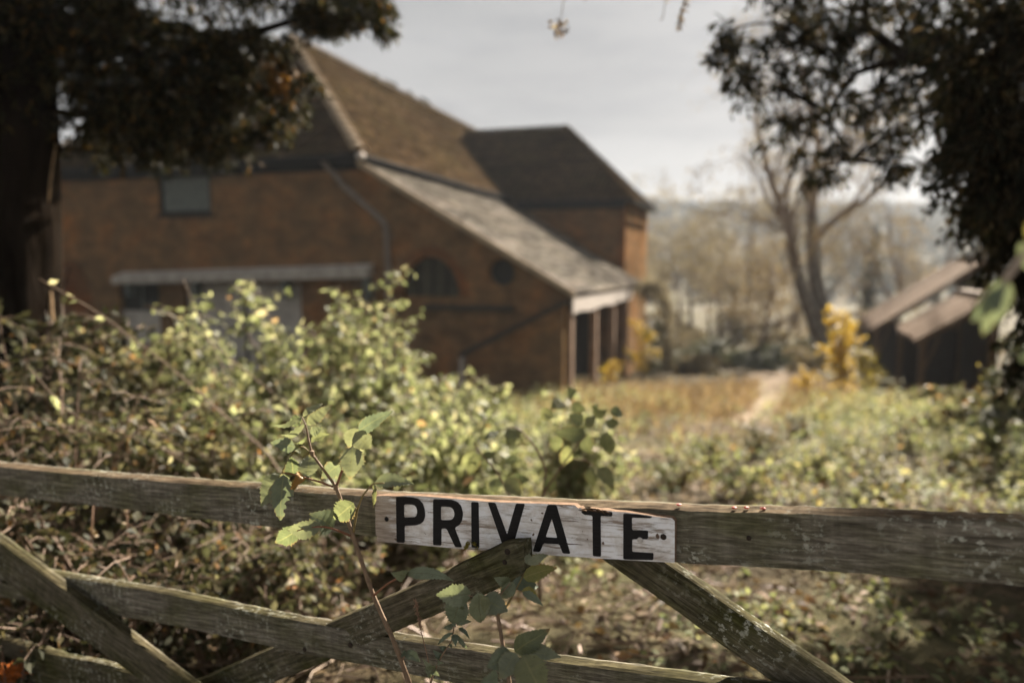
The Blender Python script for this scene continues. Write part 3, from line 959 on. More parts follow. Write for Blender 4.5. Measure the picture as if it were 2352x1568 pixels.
def plank(name, top, bot, off0, off1, thick, mat, seed, rough=0.0025, n=90, parent=gate, ragged=None, endcut=True):
    """board traced by its upper and lower front edges, given thickness behind the front plane"""
    rg = np.random.default_rng(seed)
    top = np.array([gp(x, y, 0) for x, y in top])
    bot = np.array([gp(x, y, 0) for x, y in bot])

    def resample(P, m):
        s = np.concatenate([[0], np.cumsum(np.linalg.norm(np.diff(P, axis=0), axis=1))])
        q_ = np.linspace(0, s[-1], m)
        return np.stack([np.interp(q_, s, P[:, k]) for k in range(3)], 1)
    T, Bm = resample(top, n), resample(bot, n)
    # rescale to the tilted front plane along the view rays, so the size is true at that distance
    o = np.linspace(off0, off1, n)
    for A in (T, Bm):
        for i in range(n):
            d = A[i] - CAM
            k = np.dot(GP + g_n * o[i] - CAM, g_n) / np.dot(d, g_n)
            A[i] = CAM + d * k
    nh, nt = 9, 4
    # cross-section loop: front face bottom->top, top face, back face, bottom face
    sec = [(j / (nh - 1), 0.0) for j in range(nh)] + [(1.0, -j / nt) for j in range(1, nt)] + [(1 - j / (nh - 1), -1.0) for j in range(nh)] + [(0.0, -1 + j / nt) for j in range(1, nt)]
    m = len(sec)
    V = np.zeros((n, m, 3))
    sN = np.linspace(0, 1, n)
    wv = smooth_noise(np.stack([sN * 9, np.zeros(n), np.zeros(n)], 1), seed) * rough * 1.2
    for j, (h, d) in enumerate(sec):
        base = Bm + (T - Bm) * h + g_n * d * thick
        nz = smooth_noise(np.stack([sN * 14, np.full(n, h * 4.0), np.full(n, d * 4.0)], 1), seed + 11) * rough
        nz2 = rg.normal(0, rough * 0.22, n)
        corner = (h in (0.0, 1.0)) and (d in (0.0, -1.0))
        inward = 0.0016 if corner else 0.0
        dirv = g_n * (1 if d > -0.5 else -1) * (0.6 if d in (0.0, -1.0) else 0) + unit(T - Bm) * (1 if h > 0.5 else -1) * (1.0 if h in (0.0, 1.0) else 0)
        V[:, j] = base + dirv * (nz + nz2 + wv - inward)[:, None]
        if ragged is not None and h == 1.0:
            V[:, j] -= unit(T - Bm) * ragged(sN)[:, None]
    ex = unit(T[-1] - T[0])
    ey = unit(np.cross(g_up, ex))
    ez = np.cross(ex, ey)
    org = (T[0] + Bm[0]) / 2
    Rm = np.stack([ex, ey, ez], 1)
    loc = (V.reshape(-1, 3) - org) @ Rm
    idx = np.arange(n * m).reshape(n, m)
    q_ = np.stack([idx[:-1], np.roll(idx, -1, 1)[:-1], np.roll(idx, -1, 1)[1:], idx[1:]], -1).reshape(-1, 4)
    me = bpy.data.meshes.new(name)
    faces = [tuple(f) for f in q_.tolist()] + [tuple(idx[0].tolist()), tuple(idx[-1][::-1].tolist())]
    me.from_pydata(loc.tolist(), [], faces)
    bm = bmesh.new()
    bm.from_mesh(me)
    bmesh.ops.recalc_face_normals(bm, faces=bm.faces)
    bm.to_mesh(me)
    bm.free()
    ob = link(name, me, [mat, M['gate_top'] if name == 'top_rail' else M['gate_top_moss']], parent)
    nhf = len(q_)
    mi = np.zeros(len(me.polygons), dtype=np.int32)
    jj = np.arange(nhf) % m
    mi[:nhf][(jj >= nh - 1) & (jj < nh + nt - 2)] = 1
    me.polygons.foreach_set('material_index', mi)
    mw = Matrix.Identity(4)
    for a in range(3):
        for b in range(3):
            mw[a][b] = Rm[a][b]
        mw[a][3] = org[a]
    ob.matrix_world = mw
    return ob


def ragged_top(s):
    rr = np.random.default_rng(5).normal(0, 1, len(s))
    rr = np.convolve(rr, np.ones(7) / 7, 'same') + 0.5 * np.convolve(rr, np.ones(23) / 23, 'same')
    return 0.0028 * np.abs(rr)


plank('top_rail', [(-450, 1031), (0, 1070), (366, 1104), (600, 1121), (861, 1138), (1100, 1149), (1321, 1160), (1566, 1169), (1838, 1177), (2352, 1198), (2900, 1226)],
      [(-450, 1096), (0, 1140), (205, 1162), (604, 1208), (861, 1231), (1106, 1251), (1372, 1270), (1553, 1290), (1838, 1306), (2066, 1323), (2352, 1345), (2900, 1388)],
      0, 0, 0.046, M['gate_wood'], 3, 0.0022, 220, ragged=ragged_top)
plank('rail', [(-450, 1235), (84, 1313), (366, 1359), (601, 1409), (754, 1436), (911, 1466), (1203, 1509), (1608, 1562), (2352, 1660), (2900, 1740)],
      [(-450, 1295), (84, 1383), (253, 1413), (425, 1444), (619, 1488), (758, 1517), (861, 1535), (1203, 1604), (1608, 1668), (2352, 1790), (2900, 1880)],
      -0.004, -0.004, 0.034, M['gate_wood'], 5, 0.0022, 200)
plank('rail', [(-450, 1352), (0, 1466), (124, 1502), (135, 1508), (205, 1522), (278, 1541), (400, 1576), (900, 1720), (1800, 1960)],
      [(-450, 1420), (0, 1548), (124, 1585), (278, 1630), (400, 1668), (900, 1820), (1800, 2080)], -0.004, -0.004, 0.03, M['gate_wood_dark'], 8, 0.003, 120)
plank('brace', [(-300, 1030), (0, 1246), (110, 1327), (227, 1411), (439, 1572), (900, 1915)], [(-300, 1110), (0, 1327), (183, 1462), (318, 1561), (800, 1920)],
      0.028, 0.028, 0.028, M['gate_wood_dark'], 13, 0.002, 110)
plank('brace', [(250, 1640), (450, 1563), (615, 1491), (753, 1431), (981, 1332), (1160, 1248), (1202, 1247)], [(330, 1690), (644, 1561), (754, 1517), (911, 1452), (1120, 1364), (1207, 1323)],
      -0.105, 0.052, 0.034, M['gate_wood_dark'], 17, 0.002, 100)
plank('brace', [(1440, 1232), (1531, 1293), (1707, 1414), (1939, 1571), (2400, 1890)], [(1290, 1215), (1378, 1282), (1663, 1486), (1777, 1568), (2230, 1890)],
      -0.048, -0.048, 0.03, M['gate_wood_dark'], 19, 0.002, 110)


# bolts and screws in the timber
def stud(px, py, off, r, mat, parent, name='bolt', h=0.003):
    c = gp(px, py, off)
    n_ = 12
    vs = []
    for hh, rr in ((0.0, r), (h * 0.7, r * 0.95), (h, r * 0.7)):
        for i in range(n_):
            a = 2 * math.pi * i / n_
            vs.append(c + g_n * hh + (g_dir * math.cos(a) + g_up * math.sin(a)) * rr)
    fs = [(k * n_ + i, k * n_ + (i + 1) % n_, (k + 1) * n_ + (i + 1) % n_, (k + 1) * n_ + i) for k in range(2) for i in range(n_)]
    fs.append(tuple(range(2 * n_, 3 * n_)))
    mb_ = MB()
    mb_.add(vs, fs)
    return mb_.build(name, mat, parent, True)


for (x, y, o_, r_) in ((245, 1395, 0.029, 0.006), (805, 1480, -0.003, 0.006), (700, 1490, -0.003, 0.005), (1166, 1266, 0.048, 0.006), (1105, 1285, 0.036, 0.005), (1160, 1290, 0.047, 0.005), (1720, 1235, 0.001, 0.004)):
    stud(x, y, o_, r_, M['iron'], gate)
# gate posts at both ends
pl = gp(-480, 1200, -0.02)
pr = gp(3000, 1400, -0.02)
for p, lab in ((pl, 'rough square gate post at the shaded left end of the gate'), (pr, 'rough square gate post at the hinge end of the gate')):
    po = thing('gate_post', lab, 'post', (p[0], p[1], float(gz(p[0], p[1]))), math.atan2(g_dir[1], g_dir[0]))
    mb_ = MB().hexa([(-0.09, -0.09, -0.3), (0.09, -0.09, -0.3), (0.09, 0.09, -0.3), (-0.09, 0.09, -0.3), (-0.085, -0.085, 1.35), (0.085, -0.085, 1.33), (0.08, 0.085, 1.36), (-0.085, 0.08, 1.38)])
    mb_.build('post_shaft', M['gate_wood_dark'], po)
    MB().box(-0.05, 0.05, -0.1, -0.091, 0.85, 0.95).build('hinge_plate', M['iron'], po)

# ------------------------------------------------------------------ PRIVATE sign
SIGN_OFF = 0.014


def zp(x, y):
    """point measured on an enlargement of the sign -> measuring frame"""
    return 832.6 + x * 0.31738, 1091.0 + y * 0.31738


s_org = gp(861, 1243, SIGN_OFF)


def sl(x, y):
    p = gp(*zp(x, y), SIGN_OFF) - s_org
    return (float(np.dot(p, g_dir)), float(np.dot(p, g_up)))


sign = thing('private_sign', 'peeling white painted board lettered PRIVATE fixed to the top rail', 'sign', s_org)
_gd, _gu, _gn = Vector(g_dir), Vector(g_up), Vector(g_n)


def sfr(x, z, y):
    return tuple(_gd * x + _gu * z + _gn * y)


def sign_material(letter=False):
    t = NT('sign_letter_paint' if letter else 'sign_board_paint')
    tc = t.n('TexCoord')
    sx = t.n('SeparateXYZ')
    t.l(tc.outputs['UV'], sx.inputs[0])
    v = t.coord('UV', (6, 60, 1))
    vf = t.coord('UV', (14, 190, 1))
    vb = t.coord('UV', (16, 22, 1))
    streak = t.noise(v, 1.0, 8, 0.72, 0.3)
    fine = t.noise(vf, 1.0, 6, 0.7)
    blot = t.noise(vb, 1.0, 7, 0.65)
    paint = t.ramp(blot, [(0.36, (0.52, 0.48, 0.45)), (0.47, (0.70, 0.68, 0.67)), (0.56, (0.82, 0.83, 0.86))])
    wood = t.ramp(fine, [(0.3, (0.12, 0.09, 0.07)), (0.5, (0.32, 0.27, 0.23)), (0.7, (0.50, 0.45, 0.40))])
    # more bare wood at the left end and along the edges
    left = t.step(sx.outputs['X'], 0.13, 0.0)
    low = t.step(sx.outputs['Y'], 0.012, 0.0)
    wear = t.math('ADD', t.math('MULTIPLY', left, 0.16), t.math('MULTIPLY', low, 0.10))
    bare = t.math('MAXIMUM', t.step(t.math('ADD', streak, wear), 0.555, 0.60), t.math('MULTIPLY', t.step(t.math('ADD', fine, wear), 0.54, 0.64), 0.85))
    col = t.mix(bare, paint, wood)
    crack = t.step(t.noise(t.coord('UV', (2.2, 46, 1), (3.3, 7.1, 0)), 1.0, 7, 0.75, 0.4), 0.365, 0.33)
    col = t.mix(t.math('MULTIPLY', crack, 0.9), col, (0.085, 0.045, 0.03))
    spot = t.step(t.noise(t.coord('UV', (1, 1, 1), (5, 2, 0)), 60.0, 2, 0.4), 0.70, 0.73)
    col = t.mix(spot, col, (0.13, 0.085, 0.06))
    rust = t.step(t.noise(t.coord('UV', (7, 14, 1), (1.7, 4, 0)), 1.0, 4), 0.56, 0.72)
    col = t.mix(t.math('MULTIPLY', rust, 0.28), col, (0.36, 0.24, 0.16))
    h = t.math('ADD', t.math('MULTIPLY', bare, -0.7), t.math('ADD', t.math('MULTIPLY', fine, 0.4), t.math('MULTIPLY', crack, -1.2)))
    if letter:
        chip = t.step(t.noise(t.coord('UV', (60, 90, 1), (9, 3, 0)), 1.0, 6, 0.75), 0.645, 0.665)
        chipm = t.math('MULTIPLY', chip, t.step(t.noise(t.coord('UV', (9, 9, 1), (2, 8, 0)), 1.0, 2), 0.44, 0.60))
        chipm = t.math('MAXIMUM', chipm, t.math('MULTIPLY', t.step(streak, 0.70, 0.735), 0.8))
        black = t.ramp(fine, [(0.3, (0.007, 0.007, 0.008)), (0.7, (0.018, 0.017, 0.018))])
        col2 = t.mix(chipm, black, t.mix(0.5, paint, wood))
        rg_ = t.math('ADD', t.math('MULTIPLY', chipm, 0.3), 0.5)
        return t.done(t.bsdf(col2, rg_, 0.12, t.bump(h, 0.35, 0.0012)))
    return t.done(t.bsdf(col, 0.75, 0.25, t.bump(h, 0.6, 0.0014)))


M['screw_painted'] = plain_material('screw_painted', (0.5, 0.47, 0.45), 0.7, 0.2, 0.3, 300)
M['sign_edge'] = plain_material('sign_edge', (0.20, 0.13, 0.085), 0.9, 0.1, 0.4, 60)
M['sign_board'] = sign_material()
M['sign_letter'] = sign_material(True)


def uv_plane(o):
    me = o.data
    uv = me.uv_layers.new(name='plane') if not me.uv_layers else me.uv_layers[0]
    for lp in me.loops:
        c = me.vertices[lp.vertex_index].co
        uv.data[lp.index].uv = (c.dot(_gd), c.dot(_gu))


top_edge = [(90, 150), (160, 147), (240, 150), (330, 147), (420, 150), (500, 155), (620, 166), (760, 178), (900, 190), (1050, 197), (1220, 203), (1400, 209), (1535, 215), (1562, 238), (1578, 234), (1602, 262), (1640, 246), (1700, 250), (1760, 252),
            (1820, 262), (1900, 266), (1960, 274), (2040, 284), (2130, 298), (2238, 310), (2260, 330)]
bot_edge = [(2259, 632), (2100, 623), (1900, 612), (1700, 600), (1400, 581), (1100, 561), (860, 545), (600, 522), (350, 500), (104, 480)]
lft = [(106, 440), (96, 430), (92, 330), (95, 300), (90, 240), (96, 215), (88, 180)]
outline = [sl(*p) for p in top_edge + bot_edge + lft]
o = MB().prism(outline[::-1], [], 0.0, -0.0135, sfr).build('board', [M['sign_board'], M['sign_edge']], sign, uv=False)
uv_plane(o)
for p in o.data.polygons:
    p.material_index = 0 if abs(p.normal.dot(_gn)) > 0.8 else 1


def ccurve(pts, k=1):
    """soften the corners a little, as a brush does"""
    for _ in range(k):
        out = []
        for i in range(len(pts)):
            a, b = np.array(pts[i], float), np.array(pts[(i + 1) % len(pts)], float)
            d = np.linalg.norm(b - a)
            c = min(0.3, 7.0 / max(d, 1e-3))
            out += [tuple(a + (b - a) * c), tuple(b - (b - a) * c)]
        pts = out
    return pts


LET = {
    'P': ([(243, 156), (300, 154), (362, 158), (408, 172), (438, 203), (451, 245), (455, 290), (446, 328), (424, 350), (384, 362), (306, 364), (307, 487), (248, 485)],
          [(302, 210), (362, 211), (386, 221), (397, 250), (396, 282), (383, 301), (302, 304)]),
    'R': ([(512, 172), (590, 172), (650, 177), (690, 192), (717, 226), (728, 275), (722, 325), (704, 356), (668, 380), (722, 520), (673, 518), (609, 384), (572, 384), (572, 507), (512, 503)],
          [(569, 224), (638, 228), (659, 245), (668, 275), (663, 304), (644, 322), (569, 324)]),
    'I': ([(788, 192), (841, 194), (846, 525), (790, 520)], None),
    'V': ([(908, 195), (962, 198), (1047, 428), (1112, 203), (1176, 206), (1090, 512), (1016, 507)], None),
    'A': ([(1340, 213), (1405, 216), (1505, 567), (1450, 563), (1426, 498), (1310, 491), (1286, 553), (1233, 550)], [(1371, 312), (1411, 452), (1326, 446)]),
    'T': ([(1580, 262), (1640, 252), (1700, 257), (1810, 265), (1808, 297), (1724, 293), (1727, 587), (1668, 583), (1665, 290), (1604, 284)], None),
    'E': ([(1888, 274), (1990, 281), (2098, 298), (2088, 309), (1950, 305), (1951, 396), (2068, 399), (2066, 460), (1952, 461), (1952, 552), (2107, 561), (2105, 613), (1888, 606)], None),
}
for ch, (outer, hole) in LET.items():
    lo = [sl(*p) for p in ccurve(outer)]
    lh = [[sl(*p) for p in ccurve(hole)]] if hole else []
    o = MB().prism(lo[::-1] if True else lo, [h for h in lh], 0.0009, 0.0002, sfr).build('letter', M['sign_letter'], sign, uv=False)
    uv_plane(o)
    o['label'] = 'black painted letter ' + ch


def sstud(x, y, r, mat, name, h=0.002):
    q0 = zp(x, y)
    o_ = stud(q0[0], q0[1], SIGN_OFF, r, mat, None, name, h)
    o_.parent = sign
    o_.matrix_parent_inverse = Matrix.Translation(-Vector(s_org))
    return o_


sstud(2178, 445, 0.0055, M['iron'], 'screw')
sstud(2010, 468, 0.0055, M['screw_painted'], 'screw')
sstud(175, 316, 0.005, M['black_paint'], 'nail')
# splintered sliver of the rail above the broken corner
mb = MB()
for k in range(7):
    x0 = 1560 + k * 28 + random.uniform(-10, 10)
    a = np.array(sfr(*sl(x0, 236 + random.uniform(-8, 14)), 0.002))
    b = np.array(sfr(*sl(x0 + random.uniform(60, 130), 250 + k * 4 + random.uniform(-8, 8)), 0.006))
    mb.tube([a, (a + b) / 2 + np.array([0, 0, 0.001]), b], [0.0006, 0.0016, 0.0003], 5)
mb.build('splinter', M['shed_wood'], sign)
# yellow lichen tuft on the lower edge of the board
lic = thing('lichen_tuft', 'small yellow lichen tuft on the lower edge of the sign', 'lichen', gp(*zp(790, 500), SIGN_OFF))
mb = MB()
for k in range(60):
    a = rng.uniform(0, math.pi * 1.15) - 0.2
    rr = rng.uniform(0.5, 1.0) * 0.0115
    c = g_dir * math.cos(a) * rr * 1.15 + g_up * (math.sin(a) * rr - 0.006)
    d = unit(g_dir * math.cos(a) + g_up * math.sin(a) + g_n * rng.uniform(0.2, 1.2))
    s_ = unit(np.cross(d, g_n) + rng.normal(0, 0.3, 3))
    w_ = rng.uniform(0.0012, 0.0026)
    L_ = rng.uniform(0.0025, 0.005)
    p0 = c + g_n * 0.0012
    mb.add([p0 - s_ * w_ * 0.5, p0 + s_ * w_ * 0.5, p0 + d * L_ + s_ * w_, p0 + d * L_ * 1.15, p0 + d * L_ - s_ * w_], [(0, 1, 2, 3, 4)])
mb.build('lobes', M['lichen'], lic)

# red berry scraps on the rail
for k, (x, y, lab) in enumerate(((1556, 1163, 'red berry scrap on the rail just right of the sign'), (1684, 1170, 'larger bright red berry skin on the rail top'),
                                 (1712, 1170, 'small red berry scrap beside the larger berry skin'), (1750, 1172, 'brownish red berry scrap farthest right on the rail'))):
    c = gp(x, y, 0) - g_n * 0.012
    th = thing('berry_scrap', lab, 'berry', c, 0, 'berry scraps on the top rail')
    bm = bmesh.new()
    bmesh.ops.create_icosphere(bm, subdivisions=2, radius=0.0031)
    for v in bm.verts:
        v.co.x *= 1.5 + 0.3 * math.sin(k * 3 + v.co.y * 900)
        v.co.z *= 0.62
        v.co += Vector(rng.normal(0, 0.0004, 3))
    me = bpy.data.meshes.new('skin')
    bm.to_mesh(me)
    bm.free()
    link('skin', me, M['berry'], th)

# orange twine in the bottom left corner
tw = thing('baler_twine', 'tangle of frayed orange twine hanging on the lower left of the gate', 'twine', gp(30, 1545, 0.035))
for k in range(26):
    p = rng.normal(0, 0.02, 3)
    pts = [p]
    d = rng.normal(0, 1, 3)
    for _ in range(9):
        d = unit(d + rng.normal(0, 0.7, 3) - pts[-1] * 20)
        pts.append(pts[-1] + d * 0.012)
    MB().tube(pts, 0.0011 if k < 20 else 0.0018, 5).build('strand', M['twine'], tw, True)


# ------------------------------------------------------------------ sharp leaves in front
def leaf_front_material(name, base, edge, vein, trans=0.42, dry=0.35):
    t = NT(name)
    tc = t.n('TexCoord')
    sx = t.n('SeparateXYZ')
    t.l(tc.outputs['UV'], sx.inputs[0])
    u, v = sx.outputs['X'], sx.outputs['Y']
    av = t.math('ABSOLUTE', v)
    midrib = t.step(av, 0.045, 0.015)
    w = t.n('TexWave')
    w.wave_type = 'BANDS'
    mp = t.n('CombineXYZ')
    t.l(t.math('ADD', u, t.math('MULTIPLY', av, -0.42)), mp.inputs[0])
    t.l(mp.outputs[0], w.inputs['Vector'])
    w.inputs['Scale'].default_value = 2.4
    w.inputs['Distortion'].default_value = 0.3
    veins = t.step(w.outputs['Fac'], 0.93, 1.0)
    oi = t.n('ObjectInfo')
    nz = t.noise(t.coord('Object'), 60, 5, 0.6)
    big = t.noise(t.coord('Object'), 22, 3)
    col = t.mix(0.8, base, t.ramp(nz, [(0.3, (0.72, 0.74, 0.7)), (0.7, (1.2, 1.18, 1.15))]), 'MULTIPLY')
    rr = t.ramp(oi.outputs['Random'], [(0, (0.72, 0.8, 0.78)), (1, (1.3, 1.22, 1.05))])
    col = t.mix(1.0, col, rr, 'MULTIPLY')
    col = t.mix(t.math('MULTIPLY', t.math('MAXIMUM', midrib, t.math('MULTIPLY', veins, 0.45)), 0.7), col, vein)
    edge_m = t.math('MULTIPLY', t.math('MAXIMUM', t.step(av, 0.42, 0.5), t.step(u, 0.86, 1.0)), t.step(big, 0.46, 0.6))
    col = t.mix(t.math('MULTIPLY', edge_m, dry), col, edge)
    spots = t.step(t.noise(t.coord('Object', (1, 1, 1), (3, 1, 2)), 170, 2), 0.70, 0.74)
    col = t.mix(t.math('MULTIPLY', spots, 0.8), col, (0.10, 0.06, 0.03))
    pb = t.bsdf(col, 0.42, 0.5, t.bump(t.math('ADD', t.math('MULTIPLY', t.math('MAXIMUM', midrib, veins), -1.0), t.math('MULTIPLY', nz, 0.3)), 0.5, 0.001))
    tr = t.n('BsdfTranslucent')
    t.l(t.mix(1.0, col, (0.95, 0.95, 0.62), 'MULTIPLY'), tr.inputs['Color'])
    mx = t.n('MixShader')
    mx.inputs['Fac'].default_value = trans
    t.l(pb, mx.inputs[1])
    t.l(tr.outputs[0], mx.inputs[2])
    return t.done(mx.outputs[0])


M['elder_leaf'] = leaf_front_material('elder_leaf', (0.20, 0.22, 0.165), (0.42, 0.17, 0.05), (0.24, 0.25, 0.14))
M['elder_yellow'] = leaf_front_material('elder_yellow', (0.27, 0.26, 0.09), (0.5, 0.2, 0.07), (0.36, 0.32, 0.15), 0.5, 0.6)
M['weed_leaf'] = leaf_front_material('weed_leaf', (0.165, 0.195, 0.145), (0.2, 0.1, 0.05), (0.13, 0.14, 0.08), 0.3)
M['dead_leaf'] = leaf_front_material('dead_leaf', (0.05, 0.035, 0.015), (0.35, 0.15, 0.02), (0.08, 0.05, 0.02), 0.25, 0.9)
M['orange_leaf'] = leaf_front_material('orange_leaf', (0.38, 0.18, 0.035), (0.45, 0.2, 0.05), (0.3, 0.15, 0.05), 0.35, 0.5)
M['backlit_leaf'] = leaf_front_material('backlit_leaf', (0.20, 0.215, 0.135), (0.5, 0.24, 0.1), (0.3, 0.3, 0.16), 0.55, 0.5)


def front_leaf(parent, base, tip, width, mat, seed, bend=0.12, roll=0.0, fold=0.22, teeth=11, curl=0.0, name='leaf', notch=False):
    """one serrated leaf from base to tip (3-d points); width in metres"""
    rg = np.random.default_rng(seed)
    base, tip = np.asarray(base, float), np.asarray(tip, float)
    D = tip - base
    L = np.linalg.norm(D)
    D = D / L
    view = unit(CAM - (base + tip) / 2)
    S = unit(np.cross(D, view))
    N = np.cross(S, D)
    if np.dot(N, view) < 0:
        N = -N
    c, s = math.cos(roll), math.sin(roll)
    S, N = S * c + N * s, N * c - S * s
    n = teeth * 2 + 1
    us_ = np.linspace(0, 1, n)
    prof = np.sin(np.pi * us_ ** 0.72) ** 0.9 * (1 - 0.18 * us_)
    prof = np.maximum(prof, 0)
    side_off = rg.normal(0, 0.04, n).cumsum() * 0.15
    rows = []
    for i in range(n):
        u = us_[i]
        w = width * 0.5 * prof[i] * (1.0 + (0.10 if i % 2 else -0.07) * (0 < i < n - 1))
        wl, wr = w * (1 + rg.normal(0, 0.05)), w * (1 + rg.normal(0, 0.05))
        if notch and 0.45 < u < 0.8:
            wl *= 0.55 + 0.2 * math.sin(u * 40)
        tooth = 0.018 * L * (1 if i % 2 else 0)
        mid = base + D * (L * u) + N * (1.6 * bend * L * math.sin(math.pi * u) + 0.02 * L * math.sin(u * 9 + seed)) + S * (side_off[i] * width) - N * curl * L * u * u
        row = []
        for k, wv in ((-1.0, wl), (-0.5, wl), (0, 0), (0.5, wr), (1.0, wr)):
            lift = fold * abs(k) * wv - 0.25 * fold * (abs(k) ** 2) * wv + rg.normal(0, 0.0006)
            row.append(mid + S * (k * wv) + N * lift + D * (tooth if abs(k) == 1 else 0))
        rows.append(row)
    V = np.array(rows).reshape(-1, 3)
    org = base
    me = bpy.data.meshes.new(name)
    fs = [(i * 5 + j, i * 5 + j + 1, (i + 1) * 5 + j + 1, (i + 1) * 5 + j) for i in range(n - 1) for j in range(4)]
    ploc = np.array(parent.location)
    me.from_pydata((V - ploc).tolist(), [], fs)
    me.polygons.foreach_set('use_smooth', [True] * len(me.polygons))
    uv = me.uv_layers.new(name='UVMap')
    kk = [-0.5, -0.25, 0, 0.25, 0.5]
    for lp in me.loops:
        i, j = divmod(lp.vertex_index, 5)
        uv.data[lp.index].uv = (us_[i], kk[j])
    me.update()
    return link(name, me, mat, parent)


def stem(parent, pts, r0, r1, mat, name='stem', sides=8):
    ploc = np.array(parent.location)
    pts = np.array(pts, float)
    # smooth and add small kinks
    m = (len(pts) - 1) * 5 + 1
    s = np.arange(len(pts))
    q_ = np.linspace(0, len(pts) - 1, m)
    P = np.stack([np.interp(q_, s, pts[:, k]) for k in range(3)], 1)
    for _ in range(2):
        P[1:-1] = (P[:-2] + 2 * P[1:-1] + P[2:]) / 4
    rad = np.linspace(r0, r1, m) * (1 + 0.06 * np.sin(np.arange(m) * 2.3))
    return MB().tube(P - ploc, rad, sides).build(name, mat, parent, True, uv=False)


def Z3(x, y, d):
    return at(574.3 + x * 0.2563, 918.8 + y * 0.2563, d)


def Z4(x, y, d):
    return at(861.3 + x * 0.2127, 1234.5 + y * 0.2127, d)


DE = 1.44
PX = lambda d: d / FPX                      # metres per measuring pixel at distance d

elder = thing('elder_sapling', 'tall leafy elder sapling growing up in front of the gate, left of the sign', 'sapling', at(960, 1640, 1.40))
main = [at(975, 1700, 1.38), at(945, 1580, 1.39), at(905, 1472, 1.40), at(858, 1370, 1.42), Z3(985, 1400, 1.43), Z3(920, 1205, DE), Z3(850, 1000, DE), Z3(770, 775, DE)]
stem(elder, main, 0.0055, 0.0038, M['stem_brown'])
stem(elder, [Z3(770, 775, DE), Z3(650, 610, DE + .01), Z3(555, 480, DE + .01), Z3(530, 380, DE + .015), Z3(515, 300, DE + .02), Z3(500, 225, DE + .02), Z3(465, 150, DE + .03)], 0.003, 0.0013, M['stem_brown'], 'twig')
stem(elder, [Z3(555, 480, DE + .01), Z3(455, 400, DE), Z3(345, 525, DE - .01), Z3(285, 650, DE - .02)], 0.0018, 0.0012, M['stem_green'], 'twig')
stem(elder, [Z3(745, 775, DE), Z3(640, 735, DE - .015), Z3(500, 695, DE - .02), Z3(380, 660, DE - .03), Z3(285, 655, DE - .03)], 0.0022, 0.0012, M['stem_red'], 'twig')
stem(elder, [Z3(775, 770, DE), Z3(830, 610, DE - .01), Z3(870, 510, DE - .015), Z3(920, 410, DE - .02), Z3(960, 350, DE - .02), Z3(1030, 270, DE - .01)], 0.0026, 0.0012, M['stem_red'], 'twig')
stem(elder, [Z3(925, 1200, DE), Z3(960, 980, DE - .01), Z3(1010, 850, DE - .02), Z3(1100, 745, DE - .02), Z3(1200, 742, DE - .03)], 0.0024, 0.0012, M['stem_green'], 'twig')
stem(elder, [Z3(905, 1215, DE), Z3(750, 1150, DE - .03), Z3(650, 1130, DE - .04), Z3(510, 1140, DE - .05), Z3(420, 1170, DE - .06)], 0.0026, 0.001, M['stem_red'], 'twig')
stem(elder, [Z3(960, 985, DE - .01), Z3(930, 945, DE - .015)], 0.0013, 0.001, M['stem_green'], 'twig')
stem(elder, [at(857, 1368, 1.42), Z4(150, 480, 1.36), Z4(340, 395, 1.33)], 0.0026, 0.0015, M['stem_red'], 'twig')
